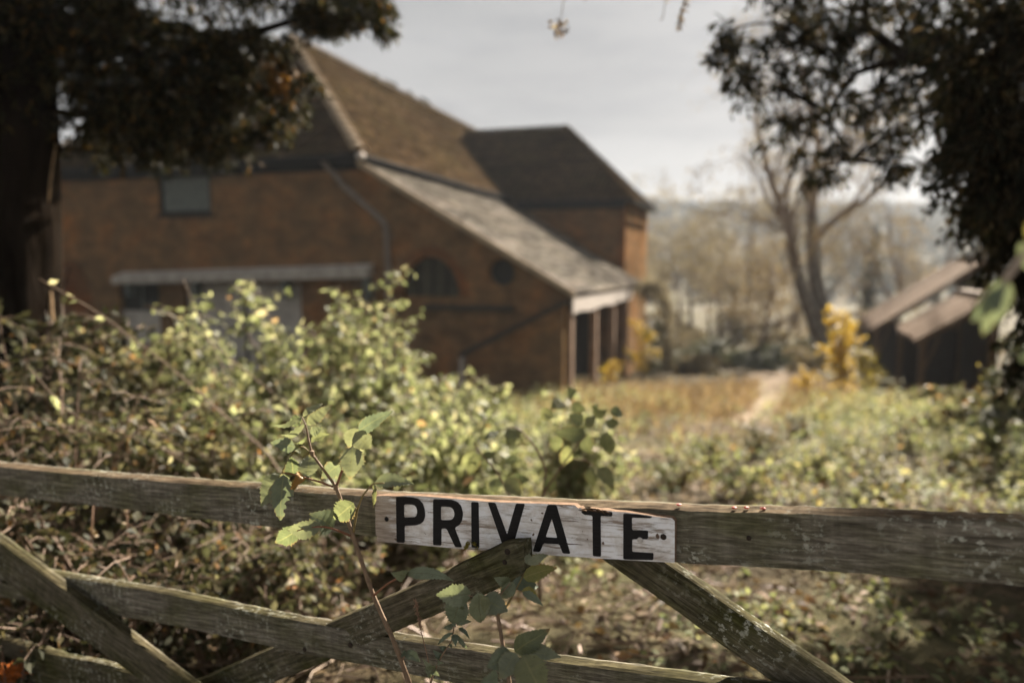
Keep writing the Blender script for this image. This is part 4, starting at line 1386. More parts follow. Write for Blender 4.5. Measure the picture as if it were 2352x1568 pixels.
# nodes (swollen joints)
for (x, y) in ((770, 775), (920, 1210), (555, 480)):
    c = Z3(x, y, DE)
    stem(elder, [c + np.array([0, 0, -0.006]), c, c + np.array([0, 0, 0.006])], 0.0052, 0.0046, M['stem_brown'], 'node')
EL = [  # base, tip, width px, roll, bend, material, curl
    ((470, 145), (655, 30), 52, 0.9, 0.06, 'elder_leaf', 0), ((510, 222), (740, 40), 82, 0.4, 0.05, 'elder_leaf', 0.05), ((465, 150), (195, 245), 45, 1.15, 0.1, 'elder_leaf', 0.1),
    ((458, 160), (342, 218), 80, 0.2, 0.05, 'backlit_leaf', 0), ((490, 215), (275, 325), 50, 1.0, 0.1, 'elder_leaf', 0.05), ((540, 300), (652, 240), 62, 0.4, 0.05, 'elder_leaf', 0),
    ((545, 368), (725, 305), 58, 0.9, 0.08, 'backlit_leaf', 0), ((512, 315), (395, 390), 30, 1.2, 0.15, 'backlit_leaf', 0.1), ((410, 425), (175, 385), 95, 0.3, -0.06, 'elder_leaf', 0),
    ((405, 420), (455, 482), 40, 0.8, 0.0, 'backlit_leaf', 0), ((385, 658), (368, 508), 120, -0.1, 0.03, 'backlit_leaf', 0), ((512, 676), (532, 488), 130, 0.1, 0.03, 'elder_leaf', 0),
    ((470, 685), (582, 635), 55, 0.8, 0.05, 'elder_leaf', 0), ((275, 650), (103, 952), 150, 0.15, 0.05, 'elder_leaf', 0), ((300, 665), (265, 1080), 150, -0.1, 0.05, 'elder_leaf', 0),
    ((385, 648), (265, 765), 100, 0.2, 0.04, 'elder_leaf', 0), ((352, 690), (362, 858), 80, 0.9, 0.12, 'dead_leaf', 0.2), ((445, 650), (385, 785), 70, 0.7, 0.2, 'orange_leaf', 0.25),
    ((420, 660), (375, 790), 50, -0.7, 0.15, 'dead_leaf', 0.2),
    ((805, 578), (635, 695), 125, 0.3, -0.06, 'elder_leaf', 0), ((920, 415), (898, 712), 165, 0.1, 0.06, 'elder_leaf', 0.05), ((800, 560), (735, 548), 50, 0.8, 0, 'elder_leaf', 0),
    ((978, 250), (875, 425), 135, 0.15, 0.05, 'elder_leaf', 0), ((940, 290), (1085, 432), 130, -0.1, 0.05, 'elder_leaf', 0), ((965, 288), (1285, 95), 100, 0.35, 0.06, 'elder_leaf', 0),
    ((1110, 745), (1470, 767), 105, 0.75, 0.09, 'elder_leaf', 0), ((1108, 748), (1100, 962), 34, 1.1, 0.04, 'backlit_leaf', 0),
    ((930, 915), (745, 1060), 150, 0.15, 0.08, 'backlit_leaf', 0), ((748, 1140), (525, 1020), 175, -0.25, 0.1, 'elder_leaf', 0), ((645, 1115), (325, 1170), 120, 0.4, 0.14, 'elder_leaf', 0.1),
    ((450, 1155), (225, 1270), 125, 0.3, 0.06, 'backlit_leaf', 0.0),
]
for i, (b, t_, w, roll, bend, mt, curl) in enumerate(EL):
    d0 = DE - 0.02 + 0.02 * math.sin(i * 2.1)
    d1 = d0 + 0.03 * math.sin(i * 1.7 + 1)
    front_leaf(elder, Z3(*b, d0), Z3(*t_, d1), w * 0.2563 * PX(d0) * 1.5, M[mt], 100 + i, bend, roll * 0.6, 0.22, 11 if w > 60 else 7, curl, notch=(i == 14))
front_leaf(elder, Z4(345, 392, 1.33), Z4(168, 372, 1.30), 150 * 0.2127 * PX(1.33), M['weed_leaf'], 201, 0.1, 0.5, 0.2)
front_leaf(elder, Z4(345, 392, 1.33), Z4(855, 462, 1.30), 165 * 0.2127 * PX(1.33), M['weed_leaf'], 202, 0.1, 0.45, 0.2, 15)
front_leaf(elder, Z4(335, 1230, 1.40), Z4(490, 1335, 1.38), 130 * 0.2127 * PX(1.4), M['weed_leaf'], 203, 0.06, 0.2, 0.2)
front_leaf(elder, Z4(335, 1225, 1.40), Z4(275, 1285, 1.38), 60 * 0.2127 * PX(1.4), M['weed_leaf'], 204, 0.06, 0.2, 0.2, 7)
stem(elder, [Z4(290, 1330, 1.395), Z4(325, 1270, 1.395), Z4(340, 1222, 1.40)], 0.0015, 0.001, M['stem_brown'], 'twig')

DS = 1.24
sh2 = thing('elder_shoot', 'short leafy elder shoot in front of the stub end of the crossing brace', 'sapling', at(1185, 1700, 1.2))
stem(sh2, [at(1190, 1720, 1.2), Z4(1450, 1560, 1.2), Z4(1440, 1470, 1.21), Z4(1385, 1180, 1.22), Z4(1340, 920, DS), Z4(1325, 840, DS)], 0.0042, 0.0032, M['stem_brown'])
stem(sh2, [Z4(1325, 840, DS), Z4(1270, 790, DS), Z4(1160, 670, DS - .02), Z4(1010, 620, DS - .04)], 0.0018, 0.001, M['stem_brown'], 'twig')
stem(sh2, [Z4(1325, 840, DS), Z4(1420, 740, DS + .02), Z4(1500, 600, DS + .03), Z4(1590, 430, DS + .05), Z4(1660, 280, DS + .08)], 0.0022, 0.001, M['stem_green'], 'twig')
stem(sh2, [Z4(1325, 840, DS), Z4(1330, 640, DS + .01), Z4(1460, 490, DS + .01)], 0.0016, 0.001, M['stem_brown'], 'twig')
S2 = [((1040, 600), (660, 605), 190, 0.3, 0.1, 'weed_leaf'), ((930, 640), (815, 905), 215, 0.1, 0.08, 'weed_leaf'), ((1110, 590), (1140, 915), 190, 0.2, 0.06, 'weed_leaf'), ((1165, 665), (1432, 800), 210, 0.0, 0.06, 'elder_leaf'),
      ((1455, 492), (1288, 432), 105, 0.3, 0.05, 'weed_leaf'), ((1500, 480), (1350, 655), 120, 0.5, 0.08, 'weed_leaf'), ((1470, 500), (1768, 530), 125, 0.4, 0.08, 'weed_leaf'),
      ((1590, 568), (1762, 645), 110, 0.5, 0.05, 'elder_yellow'), ((1590, 585), (1818, 742), 80, 0.8, 0.08, 'weed_leaf'), ((1605, 430), (1970, 325), 140, 0.3, 0.04, 'elder_yellow'),
      ((1655, 290), (1870, 180), 90, 0.8, 0.06, 'elder_leaf'), ((1655, 290), (1660, 170), 70, 0.3, 0.06, 'elder_leaf'), ((905, 700), (1000, 740), 90, 0.2, 0.03, 'backlit_leaf'), ((1190, 620), (1180, 810), 90, 0.6, 0.03, 'backlit_leaf')]
for i, (b, t_, w, roll, bend, mt) in enumerate(S2):
    d0 = DS + (-0.02 if b[0] < 1300 else 0.03) + 0.015 * math.sin(i * 2.3)
    front_leaf(sh2, Z4(*b, d0), Z4(*t_, d0 + 0.025 * math.sin(i * 1.3)), w * 0.2127 * PX(d0) * 1.4, M[mt], 300 + i, bend, roll * 0.6, 0.2, 11 if w > 90 else 7)
sh3 = thing('elder_shoot', 'pale young elder shoot with five broad leaves lowest beside the lower rail', 'sapling', at(1175, 1760, 1.12))
stem(sh3, [at(1170, 1800, 1.1), at(1172, 1690, 1.11), Z4(1440, 1500, 1.13), Z4(1500, 1235, 1.15)], 0.0032, 0.0022, M['stem_brown'])
for i, (b, t_, w, roll, bend, mt) in enumerate([((1502, 1232), (1895, 985), 185, 0.0, 0.05, 'backlit_leaf'), ((1590, 1232), (2012, 1292), 160, 0.35, 0.08, 'elder_leaf'), ((1470, 1235), (1205, 1400), 215, 0.1, 0.08, 'elder_leaf'),
                                             ((1525, 1242), (1352, 1530), 190, 0.0, 0.05, 'elder_leaf'), ((1600, 1262), (1830, 1720), 290, -0.1, 0.05, 'backlit_leaf'), ((1330, 1480), (1140, 1570), 140, 0.4, 0.08, 'weed_leaf')]):
    d0 = 1.14 - 0.01 * i
    front_leaf(sh3, Z4(*b, d0), Z4(*t_, d0 - 0.02), w * 0.2127 * PX(d0) * 1.4, M[mt], 400 + i, bend, roll, 0.2, 13)

weed = thing('drooping_weed', 'small drooping dark weed between the elder sapling and the short shoot', 'weed', at(985, 1680, 1.27))
stem(weed, [at(985, 1700, 1.27), Z4(600, 1540, 1.28), Z4(690, 1330, 1.28), Z4(760, 1210, 1.28), Z4(830, 1110, 1.29), Z4(860, 920, 1.29)], 0.0018, 0.001, M['stem_brown'])
WL = [((870, 905), (1035, 905), 90), ((850, 935), (738, 975), 75), ((845, 1020), (668, 1152), 50), ((890, 1050), (1002, 1202), 60), ((900, 975), (1022, 1082), 60), ((862, 1040), (868, 1162), 90), ((855, 900), (870, 960), 70),
      ((770, 1195), (690, 1180), 70), ((720, 1280), (620, 1210), 60), ((700, 1310), (640, 1290), 60), ((680, 1350), (735, 1350), 60), ((640, 1400), (520, 1320), 90), ((630, 1420), (690, 1490), 80), ((610, 1500), (540, 1400), 80), ((800, 1150), (830, 1190), 40)]
for i, (b, t_, w) in enumerate(WL):
    front_leaf(weed, Z4(*b, 1.285), Z4(*t_, 1.275 + 0.01 * math.sin(i)), w * 0.2127 * PX(1.28), M['weed_leaf'], 500 + i, 0.12, 0.5 * math.sin(i * 1.9), 0.35, 7, 0.1)
gs = thing('dead_grass_stalk', 'thin dead grass stalk with ragged seed head in front of the crossing brace', 'stalk', at(985, 1640, 1.30))
stem(gs, [at(995, 1700, 1.30), Z4(590, 1420, 1.30), Z4(570, 1290, 1.30), Z4(515, 1080, 1.30), Z4(480, 930, 1.30), Z4(445, 760, 1.30), Z4(435, 660, 1.30)], 0.0012, 0.0005, M['dry_stalk'])
P_, D_ = [], []
for k in range(110):
    s_ = rng.uniform(0, 1) ** 0.8
    c = Z4(500 - 65 * s_, 1010 - 330 * s_, 1.30)
    P_.append(c)
    D_.append(np.array([rng.normal(0, 0.35), rng.normal(0, 0.3), rng.uniform(0.3, 1) * rng.choice([1, 1, -0.6])]))
v_, f_ = leaves(np.array(P_), np.array(D_), 0.008, 0.0016, rng, 1.0)
o = link('seed_head', fast_mesh('seed_head', v_ - np.array(gs.location), f_), M['dry_stalk'], gs)


# out-of-focus shoot just behind the gate
def Z5(x, y, d):
    return at(918.7 + x * 0.403, 516.8 + y * 0.403, d)


bs = thing('dogwood_shoot', 'blurred pale green shoot with arching brown stems right behind the sign', 'sapling', at(1255, 1290, 2.5))
DB = 2.45
stem(bs, [at(1240, 1380, DB), Z5(790, 1700, DB), Z5(815, 1540, DB), Z5(835, 1390, DB), Z5(770, 1260, DB), Z5(690, 1170, DB), Z5(640, 1148, DB), Z5(560, 1180, DB)], 0.006, 0.0022, M['stem_brown'])
stem(bs, [Z5(815, 1540, DB), Z5(880, 1430, DB - .05), Z5(1020, 1240, DB - .1), Z5(1070, 1190, DB - .1)], 0.004, 0.002, M['stem_brown'], 'twig')
stem(bs, [Z5(700, 1700, DB - .2), Z5(560, 1410, DB - .2), Z5(450, 1290, DB - .2), Z5(420, 1240, DB - .2)], 0.004, 0.002, M['stem_brown'], 'twig')
stem(bs, [Z5(890, 1420, DB), Z5(960, 1330, DB), Z5(1060, 1340, DB), Z5(1110, 1370, DB)], 0.002, 0.0015, M['stem_red'], 'twig')
BL = [((1060, 1190), (880, 1180), 110), ((1040, 1200), (1090, 1300), 100), ((1180, 1180), (1200, 1310), 120), ((1060, 1150), (1120, 1090), 90), ((1100, 1080), (1180, 1050), 90), ((1110, 1060), (1130, 1020), 60), ((1040, 1130), (960, 1080), 100),
      ((900, 1200), (880, 1290), 90), ((960, 1260), (930, 1370), 90), ((1090, 1380), (1100, 1490), 100), ((1130, 1380), (1220, 1500), 120), ((560, 1180), (470, 1230), 60), ((640, 1160), (620, 1260), 110), ((690, 1180), (600, 1230), 80),
      ((430, 1290), (350, 1370), 80), ((440, 1300), (390, 1420), 90), ((470, 1320), (550, 1290), 60), ((600, 1340), (680, 1350), 80), ((560, 1440), (540, 1530), 110), ((600, 1450), (690, 1540), 130), ((620, 1440), (740, 1450), 90),
      ((850, 1430), (860, 1520), 90), ((860, 1050), (800, 1110), 100), ((930, 1010), (860, 1050), 100), ((960, 970), (1010, 940), 90), ((980, 1020), (1060, 1060), 100), ((1200, 1060), (1270, 1080), 80), ((1170, 1120), (1250, 1130), 80)]
for i, (b, t_, w) in enumerate(BL):
    d0 = DB - 0.1 + 0.1 * math.sin(i * 1.9)
    front_leaf(bs, Z5(*b, d0), Z5(*t_, d0 + 0.04 * math.sin(i)), w * 0.403 * PX(d0) * 0.9, M['backlit_leaf'], 600 + i, 0.06, 0.5 * math.sin(i * 2.7), 0.2, 6)


# ------------------------------------------------------------------ lobed foliage plants
def lobe_plant(name, label, category, trunk, r0, r1, lobes, mats, leaf, seed, group=None, twig_r=0.006, droop=0.3, sides=8, trunk_name='trunk', leaf_name='crown', extra_limbs=(), tube_sides=4, flat=1.0, outward=0.0, trunk_noise=0.0):
    """trunk: polyline; lobes: (centre, radii, twigs, leaves per twig); leaf: (length, width, spread along twig)"""
    rg = np.random.default_rng(seed)
    trunk = np.array(trunk, float)
    base = trunk[0].copy()
    t_ = thing(name, label, category, base, 0, group)
    s = np.arange(len(trunk))
    m = (len(trunk) - 1) * 6 + 1
    q_ = np.linspace(0, len(trunk) - 1, m)
    P = np.stack([np.interp(q_, s, trunk[:, k]) for k in range(3)], 1)
    for _ in range(3):
        P[1:-1] = (P[:-2] + 2 * P[1:-1] + P[2:]) / 4
    mb_ = MB()
    rad = np.linspace(r0, r1, m)
    rad[:3] *= np.array([1.35, 1.18, 1.07])
    mb_.tube(P - base, rad, sides)
    if trunk_noise:
        vv = mb_.v[0]
        ang = np.arctan2(vv[:, 1], vv[:, 0])
        nz = smooth_noise(np.stack([np.cos(ang) * 3.5, np.sin(ang) * 3.5, vv[:, 2] * 0.5], 1), seed) + 0.5 * smooth_noise(np.stack([np.cos(ang) * 8, np.sin(ang) * 8, vv[:, 2] * 1.1], 1), seed + 1)
        nz = nz + 0.9 * np.sin(7 * ang + 0.7 * np.sin(vv[:, 2])) + 0.6 * np.sin(12 * ang + 0.5 * vv[:, 2])
        vv[:, :2] += np.stack([np.cos(ang), np.sin(ang)], 1) * (nz * trunk_noise)[:, None]
    limbs = MB()
    lp, ld = [], []
    att, rad_att = P.copy(), rad.copy()
    for pts_, ra_, rb_ in extra_limbs:
        pts_ = np.array(pts_, float)
        att = np.concatenate([att, pts_[1:]])
        rad_att = np.concatenate([rad_att, np.linspace(ra_, rb_, len(pts_))[1:]])
    for (c, rd, nt, nl) in lobes:
        c, rd = np.array(c, float), np.array(rd, float)
        # limb from the nearest sensible trunk point to the lobe centre
        j = np.argmin(np.linalg.norm(att - (c - np.array([0, 0, np.linalg.norm(c - att, axis=1).min() * 0.45])), axis=1))
        a = att[j]
        lr = min(max(twig_r * 1.5, rad_att[j] * 0.32), max(twig_r, 0.10 * float(np.max(rd))))
        mid = (a + c) / 2 + np.array([0, 0, 0.12 * np.linalg.norm(c - a)]) + rg.normal(0, 0.05, 3) * np.linalg.norm(c - a)
        L_ = [a, a * 0.6 + mid * 0.4, mid, mid * 0.5 + c * 0.5 + rg.normal(0, 0.04, 3) * np.linalg.norm(c - a), c]
        limbs.tube(np.array(L_) - base, np.linspace(lr, twig_r, 5), max(4, tube_sides + 1))
        for k in range(nt):
            d = rg.normal(size=3)
            d /= np.linalg.norm(d)
            e = c + d * rd * rg.uniform(0.45, 1.0) ** 0.5
            st = c + (e - c) * rg.uniform(0.0, 0.25) + rg.normal(0, 0.1, 3) * rd
            mid = (st + e) / 2 + np.array([0, 0, 0.18 * np.linalg.norm(e - st)])
            e = e - np.array([0, 0, droop * np.linalg.norm(e - st)])
            w = np.linspace(0, 1, 5)[:, None]
            tw_ = (1 - w) ** 2 * st + 2 * w * (1 - w) * mid + w ** 2 * e
            limbs.tube(tw_ - base, np.linspace(twig_r * 0.6, twig_r * 0.2, 5), tube_sides - 1, cap=False)
            w = rg.uniform(leaf[2], 1.0, nl)[:, None]
            pp = (1 - w) ** 2 * st + 2 * w * (1 - w) * mid + w ** 2 * e
            tg = unit(2 * (1 - w) * (mid - st) + 2 * w * (e - mid))
            dd = tg * 0.6 + rg.normal(0, 0.55, (nl, 3)) + np.array([0, 0, -droop])
            if outward:
                dd += outward * unit(pp - c)
            lp.append(pp + rg.normal(0, leaf[0] * 0.25, (nl, 3)))
            ld.append(dd)
    for e_ in extra_limbs:
        pts, ra, rb = e_
        pts = np.array(pts, float)
        limbs.tube(pts - base, np.linspace(ra, rb, len(pts)), 7)
    mb_.build(trunk_name, mats[0], t_, True, uv=False)
    limbs.build('branches' if trunk_name == 'trunk' else 'twigs', mats[0], t_, True, uv=False)
    lp, ld = np.concatenate(lp), np.concatenate(ld)
    n = len(lp)
    v_, f_ = leaves(lp, ld, leaf[0] * rg.uniform(0.6, 1.3, n), leaf[1] * rg.uniform(0.6, 1.25, n), rg, flat)
    cr = link(leaf_name, fast_mesh(leaf_name, v_ - base, f_), mats[1], t_)
    cr['kind'] = 'stuff'
    return t_


# ---- yew at the left: dark trunk, drooping crown over the barn
YD = 5.0
ytr = [at(-10, 1010, YD), at(8, 700, YD), at(4, 450, YD), at(-8, 200, YD), at(-20, -100, YD), at(-40, -500, YD), at(-60, -1000, YD + .3)]
ytr[0][2] = float(gz(ytr[0][0], ytr[0][1])) - 0.1


def lb(px, py, d, rx, ry, rz, nt, nl):
    return (at(px, py, d), (rx, ry, rz), nt, nl)


yl = [lb(180, 60, 5.0, .55, .6, .5, 150, 26), lb(330, 120, 5.0, .55, .6, .5, 150, 26), lb(480, 160, 5.2, .5, .5, .45, 130, 26), lb(250, 250, 5.2, .5, .5, .35, 120, 26), lb(430, 270, 5.3, .5, .5, .33, 110, 24),
      
      lb(330, -120, 4.8, .8, .8, .5, 170, 24), lb(620, -110, 5.2, .8, .7, .4, 120, 22), lb(80, -150, 4.6, .8, .8, .7, 170, 24), lb(-150, 100, 4.6, .6, .7, .8, 120, 24), lb(500, 330, 5.4, .3, .3, .13, 40, 20),
      lb(330, 350, 5.3, .25, .25, .1, 25, 20), ]
rg_l = np.random.default_rng(78)
for _ in range(62):
    x = rg_l.uniform(500, 900)
    y = rg_l.uniform(-40, np.interp(x, [500, 600, 680, 720, 900], [360, 340, 270, 60, 85]))
    r_ = rg_l.uniform(0.09, 0.17) * (0.7 if x > 700 else 1.0)
    yl.append(lb(x, y, rg_l.uniform(5.0, 5.7), r_ * 1.4, r_ * 1.2, r_ * 0.8, int(rg_l.uniform(7, 15) * (0.75 if x > 700 else 1.0)), 14))
yl_limbs = [([at(20, -60, 5.0), at(300, 40, 5.1), at(520, 95, 5.3), at(700, 40, 5.4), at(880, 70, 5.5)], 0.06, 0.008), ([at(300, 40, 5.1), at(450, 180, 5.3), at(560, 230, 5.4), at(650, 280, 5.4)], 0.035, 0.007)]
# unseen crown lobes added above and left of the camera to block skylight
for (x, y, z, r_, n_) in ((-3.0, 2.2, 4.0, 1.3, 130), (-1.6, 3.4, 4.8, 1.3, 120), (-3.9, 0.6, 3.6, 1.3, 130), (-4.8, 3.0, 4.0, 1.5, 120), (-3.2, 4.6, 6.2, 1.8, 150), (-5.6, -1.4, 3.0, 1.6, 120)):
    yl.append(((x, y, z), (r_, r_, r_ * 0.7), n_, 26))
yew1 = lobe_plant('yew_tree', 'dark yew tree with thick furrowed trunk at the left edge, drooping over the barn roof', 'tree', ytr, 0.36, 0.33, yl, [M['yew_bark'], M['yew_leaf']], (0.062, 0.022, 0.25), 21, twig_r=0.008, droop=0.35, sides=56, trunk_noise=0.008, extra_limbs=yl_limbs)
stem(yew1, [at(96, 250, 4.98), at(108, 330, 4.98), at(112, 420, 4.97), at(106, 520, 4.97), at(113, 640, 4.96), at(118, 730, 4.95), at(126, 800, 4.95), at(146, 980, 4.9)], 0.007, 0.017, M['lit_rim_strand'], 'lit_rim_strand')  # pale strand added along the trunk edge to draw its lit rim
stem(yew1, [at(128, 330, 4.96), at(118, 400, 4.95), at(110, 470, 4.95)], 0.005, 0.008, M['lit_rim_strand'], 'lit_rim_strand')
# rusty dead spray hanging in the yew's outer branches
rp = at(640, 190, 5.2)
rs = thing('rusty_leaf_spray', 'rust orange spray of dead leaves at the tip of the left yew branch', 'leaf spray', rp)
n_ = 160
v_, f_ = leaves(rp + rng.normal(0, 1, (n_, 3)) * np.array([0.07, 0.05, 0.07]), rng.normal(0, 1, (n_, 3)) + np.array([0, 0, -0.6]), 0.06, 0.03, rng)
link('foliage', fast_mesh('foliage', v_ - rp, f_), M['orange_spray'], rs)
stem(rs, [at(600, 130, 5.3), at(620, 160, 5.25), rp], 0.006, 0.003, M['twig'], 'twig')

# ---- yew at the right edge, close to the camera
yt2 = [(3.95, 3.9, 0), (3.9, 3.9, 1.5), (3.85, 3.95, 3.0), (3.8, 4.0, 5.0), (3.9, 4.1, 7.0)]
yt2[0] = (3.95, 3.9, float(gz(3.95, 3.9)) - 0.1)
DR = 4.6
y2 = [lb(2290, 120, 4.2, .5, .6, .55, 150, 26), lb(2310, 380, 4.2, .42, .5, .5, 150, 26), lb(2375, 600, 4.3, .26, .5, .4, 80, 24), lb(2255, 250, 4.6, .26, .4, .4, 60, 22), lb(2275, 480, 4.9, .17, .3, .3, 40, 20), lb(2400, 820, 4.4, .24, .4, .35, 60, 22)]
# the limb that reaches left against the sky: many small feathery clusters with gaps between
rg_l = np.random.default_rng(77)
LXY = []
while len(LXY) < 60:
    x, y = rg_l.uniform(1640, 2170), rg_l.uniform(-60, 420)
    lo_ = np.interp(x, [1640, 1700, 1780, 1850, 1950, 2170], [170, 210, 330, 410, 430, 430])
    hi_ = np.interp(x, [1640, 1700, 1760, 1850], [90, 20, -60, -60])
    if y > lo_ or y < hi_ or rg_l.uniform() < 0.35 * (y > 230):
        continue
    if any(abs(x - a) < 34 and abs(y - b) < 26 for a, b in LXY):
        continue
    LXY.append((x, y))
    r_ = rg_l.uniform(0.09, 0.19)
    y2.append(lb(x, y, rg_l.uniform(4.9, 5.8), r_ * 1.3, r_ * 1.2, r_ * 0.8, int(rg_l.uniform(6, 13)), 12))
for (x, y, z, r_, n_) in ((3.95, 6.2, 2.8, 0.48, 80), (4.4, 6.6, 2.5, 0.55, 90), (4.6, 6.4, 3.4, 0.7, 90), (5.0, 6.9, 2.2, 0.7, 90), (3.25, 4.6, 4.1, 0.5, 60), (4.4, 3.4, 3.2, 1.1, 150), (4.6, 3.0, 4.6, 1.3, 140), (4.9, 3.6, 1.9, 0.9, 110), (4.4, 2.6, 5.8, 1.3, 90), (3.3, 2.4, 5.2, .8, 40)):  # right-hand crown lobes, several added to shade the gate and lower corner
    y2.append(((x, y, z), (r_, r_, r_ * 0.8), n_, 26))
lim = [[(3.85, 3.95, 2.9), at(2180, 160, 4.7), at(2080, 130, 5.0), at(1985, 60, 5.2), at(1930, 120, 5.35), at(1900, 130, 5.4)],
       [at(2080, 130, 5.0), at(1960, 170, 5.3), at(1900, 260, 5.5), at(1950, 370, 5.6)], [at(1985, 60, 5.2), at(2000, -40, 5.2), at(1990, -200, 5.2)], [at(1950, 215, 5.4), at(2010, 215, 5.3), at(2060, 150, 5.1)]]
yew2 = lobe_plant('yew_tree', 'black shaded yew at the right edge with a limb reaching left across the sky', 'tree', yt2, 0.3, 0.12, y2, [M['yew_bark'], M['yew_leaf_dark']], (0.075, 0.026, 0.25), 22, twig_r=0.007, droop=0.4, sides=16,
                  extra_limbs=[(lim[0], 0.055, 0.014), (lim[1], 0.03, 0.008), (lim[2], 0.025, 0.016), (lim[3], 0.014, 0.008)])

# ---- dark holly behind the right yew, shading the weeds in front of the sheds
hb = np.array([9.7, 12.6, float(gz(9.7, 12.6)) - 0.1])
hl = [(hb + np.array(c), rr, n_, 22) for c, rr, n_ in (((0, 0, 1.2), (1.2, 1.2, 0.8), 90), ((-0.6, 0.2, 2.4), (1.0, 1.1, 0.8), 90), ((0.5, -0.3, 3.0), (1.2, 1.2, 0.9), 90), ((-0.3, 0.4, 4.2), (1.1, 1.1, 0.8), 80), ((0.3, -0.5, 5.2), (0.9, 0.9, 0.7), 60), ((-0.9, -0.8, 1.0), (0.7, 0.8, 0.7), 60))]
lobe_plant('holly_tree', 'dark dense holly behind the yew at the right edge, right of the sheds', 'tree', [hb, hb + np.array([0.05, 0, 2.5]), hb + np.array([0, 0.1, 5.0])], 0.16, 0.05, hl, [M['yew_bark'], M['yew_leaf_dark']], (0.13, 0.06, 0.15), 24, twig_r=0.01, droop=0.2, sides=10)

# ---- hanging sprig tips at the top of the picture
for (x0, y0, x1, y1, d, lab) in ((1300, -60, 1285, 70, 3.6, 'small tan leafy twig tip hanging at the top, left of the others'), (1600, -60, 1556, 75, 3.8, 'longer dry leafy twig tip hanging at the top'),
                                 (1345, -60, 1343, 6, 3.6, 'tiny bare twig tip hanging at the very top'), (1535, -60, 1522, 45, 3.8, 'faint thin twig tip hanging beside the longer twig')):
    a, b = at(x0, y0 - 500, d), at(x1, y1, d)
    tg = thing('hanging_twig', lab, 'twig', b, 0, 'twig tips hanging into the sky')
    mid = at((x0 + x1) / 2 + 10, y0, d)
    stem(tg, [a, at(x0, y0 - 200, d), mid, b], 0.006, 0.0015, M['twig'], 'twig')
    n_ = {1285: 34, 1556: 46, 1343: 3, 1522: 5}[x1]
    w_ = rng.uniform(0, 1, n_)[:, None]
    pp = b * w_ + mid * (1 - w_) if x1 != 1285 else b + rng.normal(0, 0.018, (n_, 3)) + np.array([0, 0, 0.02])
    v_, f_ = leaves(pp, rng.normal(0, 0.6, (n_, 3)) + np.array([0, 0, -0.8]), 0.035, 0.015, rng)
    link('foliage', fast_mesh('foliage', v_ - b, f_), M['dry_leaf'], tg)

# ---- bushes between the gate and the barn, on the left
BUSH = [  # px, top py, depth, half width, leaf kind, label
    (60, 700, 3.5, .42, 'bramble_shade_tint', 'dark leafy bush in front of the left yew trunk'),
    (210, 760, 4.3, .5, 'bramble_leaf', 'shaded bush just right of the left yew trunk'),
    (330, 725, 4.9, .5, 'shrub_leaf', 'upright bush below the small dark barn window'),
    (470, 775, 5.2, .5, 'shrub_leaf', 'thin bush in front of the brick pier beside the pale doors'),
    (600, 805, 5.4, .5, 'shrub_leaf', 'low bush in front of the pale barn doors'),
    (720, 690, 5.3, .5, 'shrub_leaf', 'dense green bush covering the right barn door'),
    (845, 665, 5.6, .36, 'shrub_leaf', 'tallest elder bush, its top in front of the barn door hood'),
    (930, 815, 5.4, .5, 'shrub_leaf', 'bright bush in front of the barn downpipe'),
    (1040, 875, 5.9, .4, 'shrub_leaf', 'pale bush below the wall ledge, left of the low wall'),
    (1130, 965, 5.9, .32, 'shrub_leaf', 'low sunlit bush in front of the low sloping wall'),
    (1330, 930, 5.0, .28, 'shrub_leaf', 'small lone bush in front of the lean-to posts'),
    (110, 860, 2.9, .5, 'bramble_shade_tint', 'shade-darkened bramble at the far left behind the gate'),
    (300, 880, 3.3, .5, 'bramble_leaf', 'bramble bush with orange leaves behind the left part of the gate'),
    (480, 900, 3.5, .5, 'bramble_leaf', 'mid green bramble bush left of the elder sapling'),
    (650, 900, 3.8, .5, 'shrub_leaf', 'sunlit bush directly behind the elder sapling top'),
    (830, 890, 4.1, .5, 'shrub_leaf', 'sunlit bush right of the elder sapling top'),
    (990, 965, 4.4, .42, 'shrub_leaf', 'pale lit bush above the left end of the sign'),
    (200, 1110, 2.5, .4, 'bramble_shade_tint', 'shade-darkened low bramble seen under the top rail at the left'),
    (480, 1190, 2.7, .38, 'bramble_shade_tint', 'low bramble seen between the two left rails'),
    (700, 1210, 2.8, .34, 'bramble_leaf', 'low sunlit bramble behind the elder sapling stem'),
    (40, 1320, 2.3, .32, 'bramble_shade_tint', 'shade-darkened bramble in the lower left corner behind the brace'),
]
